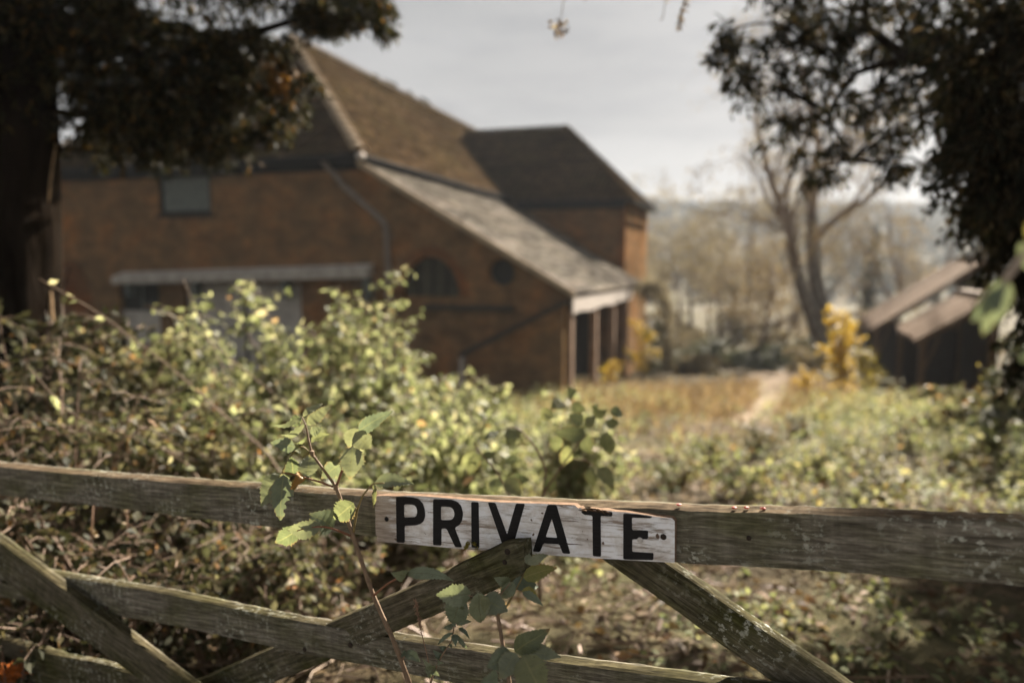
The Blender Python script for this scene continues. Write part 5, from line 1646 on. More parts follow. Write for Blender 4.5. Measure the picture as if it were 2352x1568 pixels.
def stem_bush(label, base, top_z, hw, leafm, seed, n_stems, group, small=1.0, name='bush', category='bush', dens=1.0):
    """loose bush of arching stems from one root, leaves in pairs along stems and side shoots"""
    rg_ = np.random.default_rng(seed)
    t_ = thing(name, label, category, base, 0, group)
    h = top_z - base[2]
    st = MB()
    lp, ld, ll = [], [], []
    ls = rg_.uniform(0.055, 0.08) * small
    for k in range(n_stems):
        a = rg_.uniform(0, 2 * math.pi)
        out = np.array([math.cos(a), math.sin(a), 0.0])
        hh_ = h * (rg_.uniform(0.45, 1.0) if k > 3 else rg_.uniform(1.0, 1.12))
        sp = hw * rg_.uniform(0.25, 1.15) * (1.25 - 0.5 * hh_ / h)
        p0 = out * rg_.uniform(0, 0.25) * hw
        p1 = p0 + out * sp * 0.35 + np.array([0, 0, hh_ * 0.75]) + rg_.normal(0, 0.05, 3)
        p2 = p0 + out * sp + np.array([0, 0, hh_ * rg_.uniform(0.82, 1.0)]) + rg_.normal(0, 0.04, 3)
        w = np.linspace(0, 1, 9)[:, None]
        c = (1 - w) ** 2 * p0 + 2 * w * (1 - w) * p1 + w ** 2 * p2 + rg_.normal(0, 0.008, (9, 3))
        st.tube(c, np.linspace(0.0065, 0.002, 9) * rg_.uniform(0.7, 1.3), 5, cap=False)
        nn = int((10 + 22 * hh_) * dens)
        ww = rg_.uniform(0.22, 1.0, nn)
        q_ = np.stack([np.interp(ww, w[:, 0], c[:, i_]) for i_ in range(3)], 1)
        for p in q_:
            d_ = unit(rg_.normal(0, 1, 3) * np.array([1, 1, 0.35]) + out * 0.25)
            if rg_.uniform() < 0.45:                   # a side shoot with a spray of leaves
                L_ = rg_.uniform(0.08, 0.22)
                e = p + d_ * L_ + np.array([0, 0, rg_.uniform(-0.06, 0.05)])
                st.tube([p, (p + e) / 2 + np.array([0, 0, 0.015]), e], [0.0028, 0.002, 0.0012], 4, cap=False)
                m_ = rg_.integers(5, 9)
                for u in np.linspace(0.3, 1.0, m_):
                    lp.append(p + (e - p) * u)
                    ld.append(unit(d_ * 0.7 + rg_.normal(0, 0.75, 3)) + np.array([0, 0, -0.35]))
                    ll.append(ls * rg_.uniform(0.55, 1.25))
            else:
                lp.append(p)
                ld.append(d_ + np.array([0, 0, -0.3]))
                ll.append(ls * rg_.uniform(0.5, 1.5))
    st.build('stems', M['cane'], t_, True, uv=False)
    lp, ld, ll = np.array(lp), np.array(ld), np.array(ll)
    v_, f_ = leaves(lp, ld, ll, ll * rg_.uniform(0.42, 0.62, len(ll)), rg_, 0.8)
    fo_ = link('foliage', fast_mesh('foliage', v_, f_), M[leafm], t_)
    fo_['kind'] = 'stuff'
    return t_


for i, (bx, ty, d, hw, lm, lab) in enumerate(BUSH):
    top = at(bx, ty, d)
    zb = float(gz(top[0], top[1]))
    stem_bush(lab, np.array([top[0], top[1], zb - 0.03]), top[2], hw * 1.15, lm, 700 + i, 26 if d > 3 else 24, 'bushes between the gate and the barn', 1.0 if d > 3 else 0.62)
# long bare arching bramble canes
for i, (pts, d, lab) in enumerate((([(90, 640), (230, 720), (400, 850), (520, 960), (640, 1060)], 3.2, 'long bare arching cane sloping down from the left yew trunk'), ([(330, 700), (430, 740), (560, 850), (700, 960)], 3.6, 'thin arching cane crossing in front of the pale doors'),
                                   ([(70, 850), (170, 960), (330, 1010), (460, 1080)], 2.9, 'low arching cane at the left above the top rail'), ([(420, 640), (470, 760), (540, 900), (560, 1050)], 4.0, 'steep bare cane below the brick pier'))):
    P0 = [at(x, y, d + 0.1 * math.sin(k)) for k, (x, y) in enumerate(pts)]
    cn = thing('bramble_cane', lab, 'cane', P0[-1], 0, 'bare bramble canes')
    end = P0[-1].copy()
    end[2] = float(gz(end[0] + 0.2, end[1]))
    end[0] += 0.2
    stem(cn, P0 + [end], 0.0025, 0.006, M['stem_brown'], 'cane', 6)
    n_ = 22
    Pn = np.array(P0)
    w_ = rng.uniform(0, len(Pn) - 1, n_)
    pp = np.stack([np.interp(w_, np.arange(len(Pn)), Pn[:, k]) for k in range(3)], 1)
    v_, f_ = leaves(pp, rng.normal(0, 0.7, (n_, 3)) + np.array([0, 0, -0.5]), 0.05, 0.028, rng)
    link('foliage', fast_mesh('foliage', v_ - P0[-1], f_), M['shrub_leaf'], cn)


# ------------------------------------------------------------------ ground cover (uncountable)
def scatter(n, x0, x1, y0, y1, dens=None):
    X = rng.uniform(x0, x1, n)
    Y = rng.uniform(y0, y1, n)
    keep = np.ones(n, bool) if dens is None else rng.uniform(0, 1, n) < dens(X, Y)
    return X[keep], Y[keep]


def patchn(X, Y, s=1.0, seed=3):
    return smooth_noise(np.stack([X * s, Y * s, np.zeros_like(X)], 1), seed)


def in_path(X, Y):
    cx_ = np.interp(Y, pc[:, 1], pc[:, 0])
    wv_ = 0.3 + 0.035 * Y
    return np.clip(1 - (np.abs(X - cx_) / wv_), 0, 1)


def in_track(X, Y):
    cx_ = np.interp(Y, [2, 4, 7, 11, 16, 22], [0.9, 0.9, 1.5, 3.0, 5.5, 8.0])
    return np.clip(1.7 - np.abs(X - cx_) / (0.42 + 0.055 * Y), 0, 1)


def view_keep(X, Y):
    return (np.abs(X) < 0.80 * Y + 1.2)


# nettles and low weeds, lit on the right of the track and in front of the bushes
plants = []
X, Y = scatter(5200, -4, 8, 3.4, 13.5, lambda x, y: view_keep(x, y) * (1 - 0.85 * in_track(x, y)) * np.clip(0.35 + 1.1 * patchn(x, y, 1.3, 5), 0.0, 1))
Xl = X
hgt = (0.16 + 0.22 * np.clip(0.5 + patchn(X, Y, 0.9, 8), 0, 1.2)) * np.clip((Y - 2.0) / 3.0, 0.35, 1.0)
k = 11
w = rng.uniform(0.1, 1.0, (len(X), k))
lean = rng.normal(0, 0.09, (len(X), 2))
PX3 = np.stack([X[:, None] + lean[:, :1] * w, Y[:, None] + lean[:, 1:] * w, gz(X, Y)[:, None] + hgt[:, None] * w], -1).reshape(-1, 3)
DD = rng.normal(0, 1, (len(PX3), 3)) * np.array([1, 1, 0.3]) + np.array([0, 0, 0.05])
v_, f_ = leaves(PX3, DD, 0.062 * rng.uniform(0.5, 1.3, len(PX3)), 0.034 * rng.uniform(0.6, 1.2, len(PX3)), rng, 0.6)
o = props(link('weed_cover', fast_mesh('weed_cover', v_, f_), M['nettle_leaf']), 'pale green nettles and low weeds covering the sunlit ground', 'weeds', kind='stuff')

# mounded clumps of nettle and dead-nettle
Xc, Yc = scatter(2000, -3, 9, 3.6, 15, lambda x, y: view_keep(x, y) * (1 - 0.9 * in_track(x, y)) * np.clip(0.3 + 1.2 * patchn(x, y, 0.9, 6), 0.0, 1))
rc = rng.uniform(0.10, 0.36, len(Xc))
k = 80
d3 = unit(rng.normal(0, 1, (len(Xc), k, 3)))
d3[..., 2] = np.abs(d3[..., 2])
cc = np.stack([Xc, Yc, gz(Xc, Yc) + 0.04], -1)[:, None, :]
PX3 = (cc + d3 * rc[:, None, None] * np.array([1, 1, 1.3]) * rng.uniform(0.5, 1.1, (len(Xc), k, 1))).reshape(-1, 3)
DD = (d3 * np.array([1, 1, 0.4]) + rng.normal(0, 0.5, d3.shape)).reshape(-1, 3)
v_, f_ = leaves(PX3, DD, 0.058 * rng.uniform(0.5, 1.3, len(PX3)), 0.034 * rng.uniform(0.6, 1.2, len(PX3)), rng, 0.6)
props(link('nettle_clumps', fast_mesh('nettle_clumps', v_, f_), M['nettle_leaf']), 'mounded clumps of nettles on the right of the track', 'weeds', kind='stuff')

# knee-high nettle and dock stems
Xc, Yc = scatter(1100, -2.5, 9, 4.5, 15, lambda x, y: view_keep(x, y) * (1 - in_track(x, y)) * np.clip(0.25 + 1.2 * patchn(x, y, 1.0, 9), 0.0, 1))
hh_ = rng.uniform(0.25, 0.62, len(Xc))
k = 26
w = rng.uniform(0.15, 1.0, (len(Xc), k))
lean = rng.normal(0, 0.12, (len(Xc), 2))
PX3 = np.stack([Xc[:, None] + lean[:, :1] * w, Yc[:, None] + lean[:, 1:] * w, gz(Xc, Yc)[:, None] + hh_[:, None] * w], -1)
PX3 = (PX3 + rng.normal(0, 0.02, PX3.shape)).reshape(-1, 3)
DD = rng.normal(0, 1, (len(PX3), 3)) * np.array([1, 1, 0.35]) + np.array([0, 0, -0.15])
v_, f_ = leaves(PX3, DD, 0.085 * rng.uniform(0.5, 1.3, len(PX3)), 0.042 * rng.uniform(0.6, 1.2, len(PX3)), rng, 0.7)
P0_ = np.stack([Xc, Yc, gz(Xc, Yc)], -1)
D0_ = np.stack([lean[:, 0], lean[:, 1], hh_], -1)
v2, f2 = leaves(P0_, D0_, np.linalg.norm(D0_, axis=1), 0.012, rng, 1.0, BLADE, BLADE_F)
props(link('tall_weeds', fast_mesh('tall_weeds', np.concatenate([v_, v2]), np.concatenate([f_, f2 + len(v_)])), M['nettle_leaf']), 'knee high nettle stems standing above the low weeds', 'weeds', kind='stuff')

# dead bracken-brown stems and leaves along the track edge
X, Y = scatter(20000, 0, 9.5, 8, 21, lambda x, y: view_keep(x, y) * np.clip(0.25 + 1.1 * patchn(x, y, 0.8, 12), 0, 1) * np.clip((y - 9.0) / 3.5 + 0.8 * in_track(x, y), 0, 1) * (in_path(x, y) < 0.6))
h_ = rng.uniform(0.1, 0.55, len(X))
v_, f_ = leaves(np.stack([X, Y, gz(X, Y)], -1), np.stack([rng.normal(0, 0.45, len(X)), rng.normal(0, 0.45, len(X)), np.ones(len(X))], -1), h_, 0.02, rng, 1.0, BLADE, BLADE_F)
v2, f2 = leaves(np.stack([X, Y, gz(X, Y) + h_ * 0.6], -1), rng.normal(0, 1, (len(X), 3)), 0.07, 0.035, rng)
props(link('dead_bracken', fast_mesh('dead_bracken', np.concatenate([v_, v2]), np.concatenate([f_, f2 + len(v_)])), M['bracken']), 'brown dead stems and leaves beside the track', 'dead plants', kind='stuff')

# short grass
X, Y = scatter(20000, -5, 8, 2.0, 16, lambda x, y: view_keep(x, y) * np.clip(0.25 + 0.8 * patchn(x, y, 1.1, 15), 0, 1))
v_, f_ = leaves(np.stack([X, Y, gz(X, Y) - 0.01], -1), np.stack([rng.normal(0, 0.5, len(X)), rng.normal(0, 0.5, len(X)), np.ones(len(X))], -1), rng.uniform(0.04, 0.14, len(X)), 0.007, rng, 1.0, BLADE, BLADE_F)
props(link('grass', fast_mesh('grass', v_, f_), M['grass']), 'short dry green grass on the ground behind the gate', 'grass', kind='stuff')

# trodden straw and pale leaf litter along the track
X, Y = scatter(30000, -1.5, 9.5, 4.6, 20, lambda x, y: view_keep(x, y) * in_track(x, y) * np.clip(0.6 + 0.6 * patchn(x, y, 1.4, 33), 0.1, 1))
n_ = len(X)
v_, f_ = leaves(np.stack([X, Y, gz(X, Y) + rng.uniform(0.0, 0.05, n_)], -1), rng.normal(0, 1, (n_, 3)) * np.array([1, 1, 0.3]), rng.uniform(0.05, 0.13, n_), rng.uniform(0.012, 0.04, n_), rng, 0.5)
props(link('track_litter', fast_mesh('track_litter', v_, f_), M['litter']), 'pale straw and leaf litter trodden along the track', 'leaf litter', kind='stuff')

# fallen leaves and broken pale stalks
X, Y = scatter(22000, -4.5, 5.5, 1.7, 8, lambda x, y: view_keep(x, y) * np.clip(0.45 + 0.6 * patchn(x, y, 1.7, 19), 0, 1))
n_ = len(X)
v_, f_ = leaves(np.stack([X, Y, gz(X, Y) + rng.uniform(0.005, 0.05, n_)], -1), rng.normal(0, 1, (n_, 3)) * np.array([1, 1, 0.25]), 0.062 * rng.uniform(0.5, 1.4, n_), 0.036 * rng.uniform(0.6, 1.3, n_), rng, 0.7)
props(link('fallen_leaves', fast_mesh('fallen_leaves', v_, f_), M['dry_leaf']), 'brown fallen leaves littering the ground behind the gate', 'leaves', kind='stuff')
X, Y = scatter(9500, -4, 5, 1.7, 5.6, lambda x, y: view_keep(x, y) * np.clip(0.4 + 0.7 * patchn(x, y, 1.5, 23), 0, 1))
mb = MB()
for x, y in zip(X, Y):
    a = rng.uniform(0, 6.28)
    L_ = rng.uniform(0.05, 0.30)
    z = float(gz(x, y)) + rng.uniform(0.01, 0.06)
    dz = rng.normal(0, 0.25) * L_
    p0 = np.array([x, y, z])
    d_ = np.array([math.cos(a) * L_, math.sin(a) * L_, dz])
    kk_ = np.array([rng.normal(0, 0.12) * L_, rng.normal(0, 0.12) * L_, abs(rng.normal(0, 0.1)) * L_])
    mb.tube([p0, p0 + d_ * 0.5 + kk_, p0 + d_], rng.uniform(0.002, 0.005), 4, cap=False)
props(mb.build('broken_stalks', M['straw'], uv=False), 'pale broken stalks lying on the ground behind the gate', 'stalks', kind='stuff')

mb = MB()
X, Y = scatter(700, -3.2, 4.2, 2.1, 5.0, lambda x, y: view_keep(x, y) * np.clip(0.5 + 0.8 * patchn(x, y, 1.2, 41), 0.05, 1))
for x, y in zip(X, Y):
    a = rng.uniform(0, 6.28)
    L_ = rng.uniform(0.05, 0.2)
    p0 = np.array([x, y, float(gz(x, y)) + rng.uniform(0.015, 0.09)])
    d_ = np.array([math.cos(a) * L_, math.sin(a) * L_, rng.normal(0, 0.35) * L_])
    mb.tube([p0, p0 + d_ * 0.55 + rng.normal(0, 0.06, 3) * L_, p0 + d_], rng.uniform(0.004, 0.0085), 6)
props(mb.build('cut_stems', M['cut_stem'], uv=False), 'pale pinkish cut stems strewn on the ground behind the gate', 'stems', kind='stuff')
X, Y = scatter(600, -3.0, 4.0, 2.2, 4.8, lambda x, y: view_keep(x, y) * np.clip(0.1 + 1.2 * patchn(x, y, 1.5, 43), 0.0, 1))
k = 12
hn = rng.uniform(0.05, 0.2, len(X))
w = rng.uniform(0.1, 1.0, (len(X), k))
PX3 = np.stack([X[:, None] + rng.normal(0, 0.03, (len(X), k)), Y[:, None] + rng.normal(0, 0.03, (len(X), k)), gz(X, Y)[:, None] + hn[:, None] * w], -1).reshape(-1, 3)
v_, f_ = leaves(PX3, rng.normal(0, 1, (len(PX3), 3)) * np.array([1, 1, 0.4]), 0.042 * rng.uniform(0.5, 1.3, len(PX3)), 0.024 * rng.uniform(0.6, 1.2, len(PX3)), rng, 0.7)
props(link('seedlings', fast_mesh('seedlings', v_, f_), M['nettle_leaf']), 'small green seedlings among the litter just behind the gate', 'weeds', kind='stuff')
for i, (x, ty, d, lab) in enumerate(((1620, 1010, 7.5, 'leafy weed clump behind the letter E end of the sign, middle distance'), (1760, 985, 8.2, 'darker weed clump left of the tall thin dead stalk'),
                                     (1560, 1060, 6.2, 'leafy weed clump just above the right end of the sign'), (1960, 1000, 7.6, 'leafy weed clump straight below the bright yellow sapling'),
                                     (2080, 985, 8.4, 'darker weed clump below the nearer shed post'), (1880, 1050, 6.6, 'leafy weed clump at the foot of the tall thin dead stalk'),
                                     (2190, 1030, 7.0, 'leafy weed clump near the right edge below the shed'), (2010, 1080, 5.9, 'darker weed clump close above the rail, below the yellow sapling'),
                                     (1720, 1090, 5.7, 'leafy weed clump close above the rail, behind the red berry scraps'), (2260, 975, 9.0, 'farthest right weed clump, under the dark yew'),
                                     (1840, 960, 9.6, 'farthest weed clump, just left of the yellow sapling foot'))):
    p = at(x, ty, d)
    zb = float(gz(p[0], p[1]))
    stem_bush(lab, np.array([p[0], p[1], zb - 0.02]), max(p[2], zb + 0.3), 0.26, ('nettle_leaf', 'bramble_leaf', 'nettle_leaf')[i % 3], 1200 + i, 14, 'weed clumps right of the track', 0.8)

# tall thin dead stalks on the right
for i, (x, y0, y1, d, lab) in enumerate(((1885, 900, 1210, 6.0, 'tall thin dead stalk in front of the yellow shrub'), (2245, 830, 1030, 7.5, 'thin dark stalk with yellow tips in front of the shed'), (2300, 760, 1010, 7.0, 'thin dead stalk at the right edge below the yew'),
                                         (1940, 930, 1080, 7.5, 'short dead stalk right of the tall thin stalk'), (208, 1160, 1330, 2.3, 'bare upright stalk between the left rails'), (285, 1170, 1345, 2.4, 'second bare upright stalk between the left rails'))):
    a = at(x, y1, d)
    a[2] = float(gz(a[0], a[1]))
    b = at(x + 6, y0, d)
    st = thing('dead_stalk', lab, 'stalk', a, 0, 'upright dead stalks')
    stem(st, [a, (a + b) / 2 + rng.normal(0, 0.01, 3), b], 0.005 if d > 3 else 0.003, 0.002, M['dry_stalk'], 'stalk', 6)
    n_ = 14
    w_ = rng.uniform(0.3, 1, n_)[:, None]
    v_, f_ = leaves(a + (b - a) * w_, rng.normal(0, 1, (n_, 3)), 0.04 if d > 3 else 0.02, 0.02 if d > 3 else 0.01, rng)
    link('leaf_tips', fast_mesh('leaf_tips', v_ - a, f_), M['olive_yellow_leaf'] if 'yellow' in lab else M['dry_leaf'], st)['kind'] = 'stuff'

# ------------------------------------------------------------------ mid-distance plants
def gpt(px, d, dz=-0.05):
    p = at(px, 600, d)
    return np.array([p[0], p[1], float(gz(p[0], p[1])) + dz])


def col_shrub(name, label, cat, px, d, top, hw, leafm, leaf, seed, nl, group=None, lobes_n=6):
    b = gpt(px, d)
    t_ = at(px, top, d)
    h = t_[2] - b[2]
    rg_ = np.random.default_rng(seed)
    lobes = []
    for k in range(lobes_n):
        f = (k + 0.5) / lobes_n
        lobes.append((b + np.array([rg_.uniform(-1, 1) * hw * 0.6, rg_.uniform(-1, 1) * hw * 0.6, h * (0.12 + 0.82 * f)]), (hw * 0.7, hw * 0.7, h * 0.14), 14, nl))
    return lobe_plant(name, label, cat, [b, b + np.array([0.02, 0, h * 0.5]), b + np.array([0, 0.02, h * 0.85])], max(0.012, h * 0.012), 0.006, lobes, [M['twig'], M[leafm]], leaf, seed, group, twig_r=0.006, droop=0.2, sides=6, trunk_name='stem', leaf_name='foliage')


for (nm, lab, cat, x, d, top, hw, lm, ns, sm, sd) in (
        ('yellow_sapling', 'bright yellow autumn sapling left of the timber sheds', 'sapling', 1945, 16.5, 715, .36, 'yellow_leaf', 13, 1.45, 41),
        ('yellow_sapling', 'slim olive yellow sapling against the dark shed front', 'sapling', 2008, 16.3, 800, .18, 'olive_yellow_leaf', 6, 1.3, 42),
        ('yellow_sapling', 'small pale yellow sapling left of the bright yellow one', 'sapling', 1862, 16.8, 838, .16, 'yellow_leaf', 5, 1.3, 43),
        ('yellow_creeper', 'orange yellow creeper among the far lean-to posts', 'creeper', 1478, 21.5, 745, .4, 'yellow_leaf', 8, 1.4, 44),
        ('yellow_creeper', 'small orange plant at the foot of the third lean-to post', 'creeper', 1408, 19.0, 838, .16, 'yellow_leaf', 4, 1.3, 45)):
    b_ = gpt(x, d)
    stem_bush(lab, b_, float(at(x, top, d)[2]), hw, lm, sd, ns, None, sm, nm, cat, 0.75)
# pale arch of dry climber at the end of the lean-to
ab = gpt(1530, 25)
pts = [at(1535, 845, 25), at(1535, 760, 25), at(1530, 700, 25), at(1515, 662, 24.6), at(1495, 655, 24.2), at(1478, 675, 24)]
av = thing('dry_climber', 'pale arching mound of dry climber at the end of the lean-to', 'climber', pts[0])
stem(av, pts, 0.05, 0.03, M['twig'], 'stem', 6)
n_ = 2600
Pn = np.array(pts)
w_ = rng.uniform(0, len(Pn) - 1, n_)
pp = np.stack([np.interp(w_, np.arange(len(Pn)), Pn[:, k]) for k in range(3)], 1) + rng.normal(0, 1, (n_, 3)) * np.array([0.15, 0.25, 0.13])
v_, f_ = leaves(pp, rng.normal(0, 1, (n_, 3)) + np.array([0, 0, -0.4]), 0.13, 0.06, rng)
fo = link('foliage', fast_mesh('foliage', v_ - pts[0], f_), M['pale_leaf'], av)
fo['kind'] = 'stuff'
for i, (x, d, top, hw, lm, lab) in enumerate(((1500, 26, 730, .8, 'hedge_leaf', 'dark ivy bush behind the far end of the lean-to'), (1590, 24, 832, .6, 'tan_leaf', 'low brown bush at the foot of the pale climber'), (1690, 34, 800, 1.3, 'hedge_leaf', 'dark green rounded bush at the end of the track'),
                                              (1800, 36, 790, 1.4, 'hedge_leaf', 'second dark green bush further right at the end of the track'), (1600, 42, 760, 1.8, 'tan_leaf', 'broad olive thicket beyond the barn'), (1870, 44, 770, 1.8, 'hedge_leaf', 'grey green thicket behind the yellow sapling'),
                                              (1740, 50, 740, 2.4, 'tan_leaf', 'tan thicket in the middle of the valley edge'), (1560, 56, 700, 2.6, 'tan_leaf', 'pale tan thicket above the climber'), (1960, 48, 730, 2.2, 'rust_leaf', 'rusty thicket between the twin trunked tree and the sheds'),
                                              (2060, 40, 690, 2.2, 'rust_leaf', 'rusty brown thicket behind the sheds'), (2230, 9.5, 880, .6, 'bramble_leaf', 'dark bush in front of the right shed corner'), (2330, 7.5, 760, .7, 'hedge_leaf', 'dark bush at the right edge under the yew'),
                                              (1535, 29, 800, 1.0, 'hedge_leaf', 'green scrub behind the pale climber base'), (1625, 28, 812, 1.0, 'tan_leaf', 'olive scrub closing the left side of the track end'), (1745, 29, 805, 1.1, 'hedge_leaf', 'dark scrub straight across the end of the track'),
                                              (1850, 30, 800, 1.1, 'tan_leaf', 'olive scrub left of the yellow sapling'), (1660, 38, 770, 1.8, 'hedge_leaf', 'grey green scrub behind the track end'), (1790, 40, 760, 1.9, 'tan_leaf', 'pale scrub below the slender bare tree'),
                                              (1930, 32, 780, 1.3, 'hedge_leaf', 'dark scrub behind the yellow sapling'),
                                              (2100, 13.5, 925, .5, 'bramble_leaf', 'low dark scrub in front of the shed posts'), (1980, 13, 930, .45, 'dry_leaf', 'low brown scrub below the bright yellow sapling'))):
    sc = d / 34
    col_shrub('thicket' if d > 20 else 'scrub_bush', lab, 'bush', x, d, top, hw, lm, (0.16 * max(0.45, sc), 0.10 * max(0.45, sc), 0.1), 60 + i, 24, 'bushes of the middle distance', 6)


# ------------------------------------------------------------------ bare and thin-leaved trees
def bare_tree(label, px, d, top, spread, leafm, leaf, seed, nleaf, r0=None, twin=False, name='bare_tree', depth=5, tops=None, pale=False):
    rg_ = np.random.default_rng(seed)
    b = gpt(px, d, -0.2)
    h = at(px, top, d)[2] - b[2]
    r0 = r0 or h * 0.022
    t_ = thing(name, label, 'tree', b, 0, 'autumn trees beyond the barn')
    tr, br = MB(), MB()
    tips = []

    def grow(p, dr, L_, r, lev, mbx):
        n = 5
        pts = [p]
        for _ in range(n):
            dr = unit(dr + rg_.normal(0, 0.10 if lev == 0 else 0.2, 3) + np.array([0, 0, 0.06 if lev < 3 else -0.03]))
            pts.append(pts[-1] + dr * L_ / n)
        re = r * 0.55
        mbx.tube(pts, np.linspace(r, re, n + 1), 8 if lev == 0 else (5 if lev < 3 else 3), cap=False)
        if lev >= depth:
            tips.append((pts[2], pts[-1]))
            return
        if lev >= depth - 1:
            tips.append((pts[2], pts[-1]))
        k = 3 if lev < 2 else rg_.integers(2, 4)
        if lev < 3:
            grow(pts[-1], dr, L_ * 0.7, re, lev + 1, br)
            k -= 1
        for _ in range(k + (1 if lev == 0 else 0)):
            i = rg_.integers(2, n + 1)
            nd = unit(dr + rg_.normal(0, 1, 3) * np.array([spread, spread, 0.45]))
            grow(pts[i], nd, L_ * rg_.uniform(0.55, 0.8), max(0.006 * d / 30, r * (1 - 0.45 * i / n) * 0.6), lev + 1, br)
    if twin:
        grow(np.zeros(3), unit(np.array([-0.16, 0, 1.0])), h * 0.5, r0 * 0.85, 0, tr)
        grow(np.array([0.25, 0.1, 0]), unit(np.array([0.10, 0.03, 1.0])), h * 0.58, r0, 0, tr)
    else:
        grow(np.zeros(3), unit(np.array([rg_.normal(0, 0.05), rg_.normal(0, 0.05), 1.0])), h * 0.42, r0, 0, tr)
    tr.build('trunk', M['grey_bark'], t_, True, uv=False)
    br.build('branches', M['far_twig'], t_, False, uv=False)
    T0 = np.array([a for a, _ in tips])
    T1 = np.array([c for _, c in tips])
    ii = rg_.integers(0, len(T0), nleaf)
    w_ = rg_.uniform(0, 1.15, nleaf)[:, None]
    pp = T0[ii] * (1 - w_) + T1[ii] * w_ + rg_.normal(0, leaf[0] * 1.2, (nleaf, 3))
    v_, f_ = leaves(pp, rg_.normal(0, 1, (nleaf, 3)) + np.array([0, 0, -0.5]), leaf[0] * rg_.uniform(0.5, 1.3, nleaf), leaf[1], rg_)
    c_ = link('crown', fast_mesh('crown', v_, f_), M[leafm], t_)
    c_['kind'] = 'stuff'
    return t_


bare_tree('large twin trunked bare tree behind the right yew branch', 1905, 36, 200, 0.75, 'rust_leaf', (0.17, 0.08), 181, 4200, 0.50, True, depth=6)
bare_tree('small dark stemmed bare tree in the middle of the valley edge', 1745, 40, 520, 0.9, 'rust_leaf', (0.16, 0.09), 82, 1500, 0.16)
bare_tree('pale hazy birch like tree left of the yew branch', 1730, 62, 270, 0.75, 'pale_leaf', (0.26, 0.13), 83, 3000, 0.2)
bare_tree('rounded tan tree beside the barn wing corner', 1515, 58, 425, 0.9, 'tan_leaf', (0.26, 0.14), 84, 2200, 0.2)
bare_tree('tall tan tree second from the barn wing', 1590, 70, 480, 0.9, 'tan_leaf', (0.28, 0.15), 85, 1900, 0.22)
bare_tree('thin leaved tree behind the twin trunks', 1840, 60, 430, 0.9, 'tan_leaf', (0.26, 0.15), 86, 1500, 0.2)
bare_tree('leaning bare tree right of the twin trunks', 2060, 44, 400, 0.95, 'rust_leaf', (0.18, 0.1), 87, 1800, 0.22)
bare_tree('bare tree showing under the right yew', 2160, 50, 380, 0.95, 'rust_leaf', (0.18, 0.1), 88, 1600, 0.22)
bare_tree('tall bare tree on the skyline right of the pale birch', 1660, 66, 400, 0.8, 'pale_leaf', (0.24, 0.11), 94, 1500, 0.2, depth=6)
bare_tree('slender bare tree just left of the twin trunks', 1800, 44, 420, 0.7, 'tan_leaf', (0.18, 0.09), 95, 1300, 0.15, depth=6)
bare_tree('grey thin tree above the pale climber', 1560, 48, 520, 0.8, 'tan_leaf', (0.2, 0.1), 96, 1500, 0.15, depth=6)
bare_tree('fine twigged tree between the sheds and the twin trunks', 1990, 58, 420, 0.85, 'tan_leaf', (0.22, 0.11), 97, 1500, 0.18, depth=6)
bare_tree('low rusty tree in front of the wooded hill', 1680, 80, 560, 1.0, 'rust_leaf', (0.4, 0.25), 89, 1500, 0.2)
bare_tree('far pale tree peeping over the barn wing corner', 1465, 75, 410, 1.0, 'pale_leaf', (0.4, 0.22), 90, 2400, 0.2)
bare_tree('low tan tree left of the small bare tree', 1640, 52, 610, 1.0, 'tan_leaf', (0.26, 0.16), 91, 1600, 0.16)
bare_tree('low ochre tree right of the small bare tree', 1800, 50, 600, 1.0, 'rust_leaf', (0.26, 0.16), 92, 1600, 0.16)
# dark conifer between the twin trunks and the sheds
cb = gpt(2005, 46)
ch = at(2005, 520, 46)[2] - cb[2]
cl = [(cb + np.array([0, 0, ch * f]), ((1 - f) * 1.5 + 0.15,) * 2 + (ch * 0.07,), int(26 * (1.15 - f)), 16) for f in np.linspace(0.15, 0.95, 9)]
lobe_plant('conifer_tree', 'small dark pointed conifer right of the twin trunked tree', 'tree', [cb, cb + np.array([0, 0, ch * 0.5]), cb + np.array([0, 0, ch])], 0.14, 0.03, cl, [M['grey_bark'], M['yew_leaf']], (0.26, 0.09, 0.1), 93, twig_r=0.02, droop=0.3, sides=6)

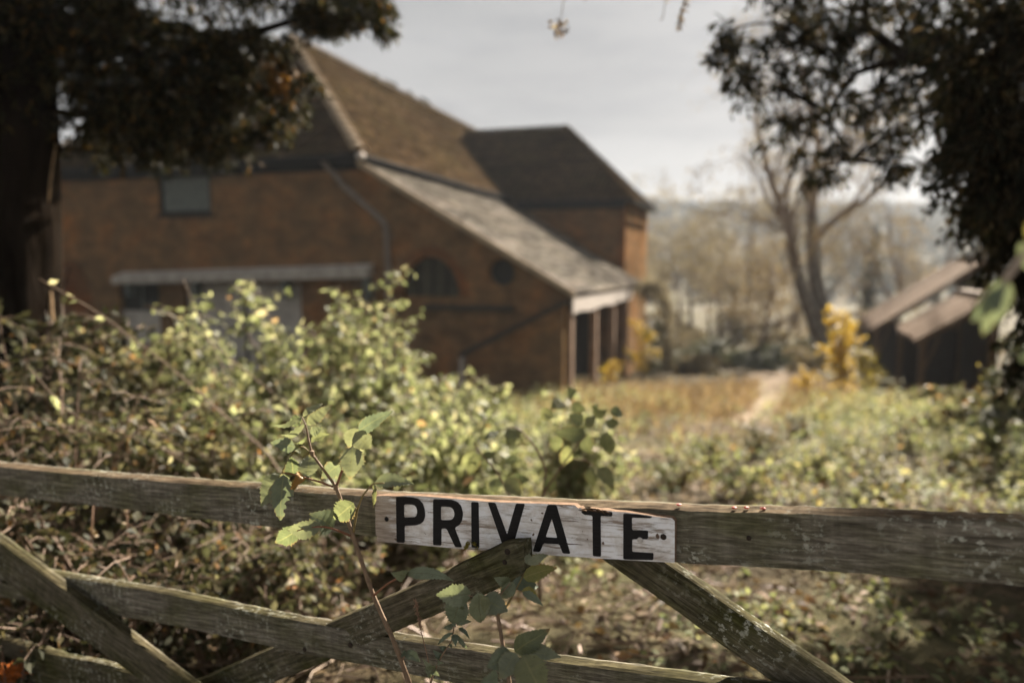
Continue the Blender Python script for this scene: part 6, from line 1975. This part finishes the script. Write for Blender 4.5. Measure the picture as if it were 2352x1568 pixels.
# ------------------------------------------------------------------ woods on the far hill
n_t = 3600
Xw = rng.uniform(-60, 420, n_t)
Yw = rng.uniform(150, 500, n_t)
ok = (Xw < 0.75 * Yw + 20) & (Xw > -0.1 * Yw)
Xw, Yw = Xw[ok], Yw[ok]
n_t = len(Xw)
hh = rng.uniform(5, 11, n_t) * (0.7 + 0.3 * np.clip(patchn(Xw, Yw, 0.02, 31), -1, 1))
k = 46
d3 = unit(rng.normal(0, 1, (n_t, k, 3)))
cen = np.stack([Xw, Yw, gz(Xw, Yw) + hh * 0.55], -1)[:, None, :]
rad = np.stack([hh * 0.34, hh * 0.34, hh * 0.48], -1)[:, None, :]
pp = (cen + d3 * rad * rng.uniform(0.5, 1.0, (n_t, k, 1))).reshape(-1, 3)
v_, f_ = leaves(pp, rng.normal(0, 1, (len(pp), 3)), 1.7, 1.0, rng)
props(link('far_wood', fast_mesh('far_wood', v_, f_), M['wood_far']), 'hazy woods covering the far hillside', 'woods', kind='stuff')

# ------------------------------------------------------------------ blurred leafy spray close to the lens at the right
nb = at(2330, 640, 0.62)
nr = thing('near_leaf_spray', 'very blurred dark leaves with a pale stem close to the lens at the right edge', 'leaf spray', nb)
stem(nr, [at(2420, 480, 0.62), at(2350, 590, 0.62), at(2310, 640, 0.62), at(2290, 690, 0.63)], 0.0035, 0.0025, M['pale_wood'], 'stem')
for i, (b, t_, w, mt) in enumerate((((2355, 545), (2420, 500), 50, 'elder_yellow'), ((2310, 640), (2255, 770), 60, 'weed_leaf'), ((2300, 660), (2230, 740), 40, 'weed_leaf'), ((2340, 560), (2395, 640), 45, 'weed_leaf'), ((2345, 830), (2390, 790), 24, 'elder_leaf'))):
    front_leaf(nr, at(*b, 0.62), at(*t_, 0.63), w * PX(0.62), M[mt], 800 + i, 0.05, 0.2, 0.2)

# ------------------------------------------------------------------ haze
mt = bpy.data.materials.new('haze_air')
mt.use_nodes = True
nt = mt.node_tree
nt.nodes.clear()
ho = nt.nodes.new('ShaderNodeOutputMaterial')
pv = nt.nodes.new('ShaderNodeVolumePrincipled')
pv.inputs['Color'].default_value = (0.86, 0.92, 1.0, 1)
pv.inputs['Density'].default_value = 0.0004
pv.inputs['Anisotropy'].default_value = 0.2
nt.links.new(pv.outputs[0], ho.inputs['Volume'])
hz = MB().box(-1080, 1080, -14, 905, -20, 44).build('haze', mt, uv=False)
props(hz, kind='stuff')
hz.display_type = 'WIRE'
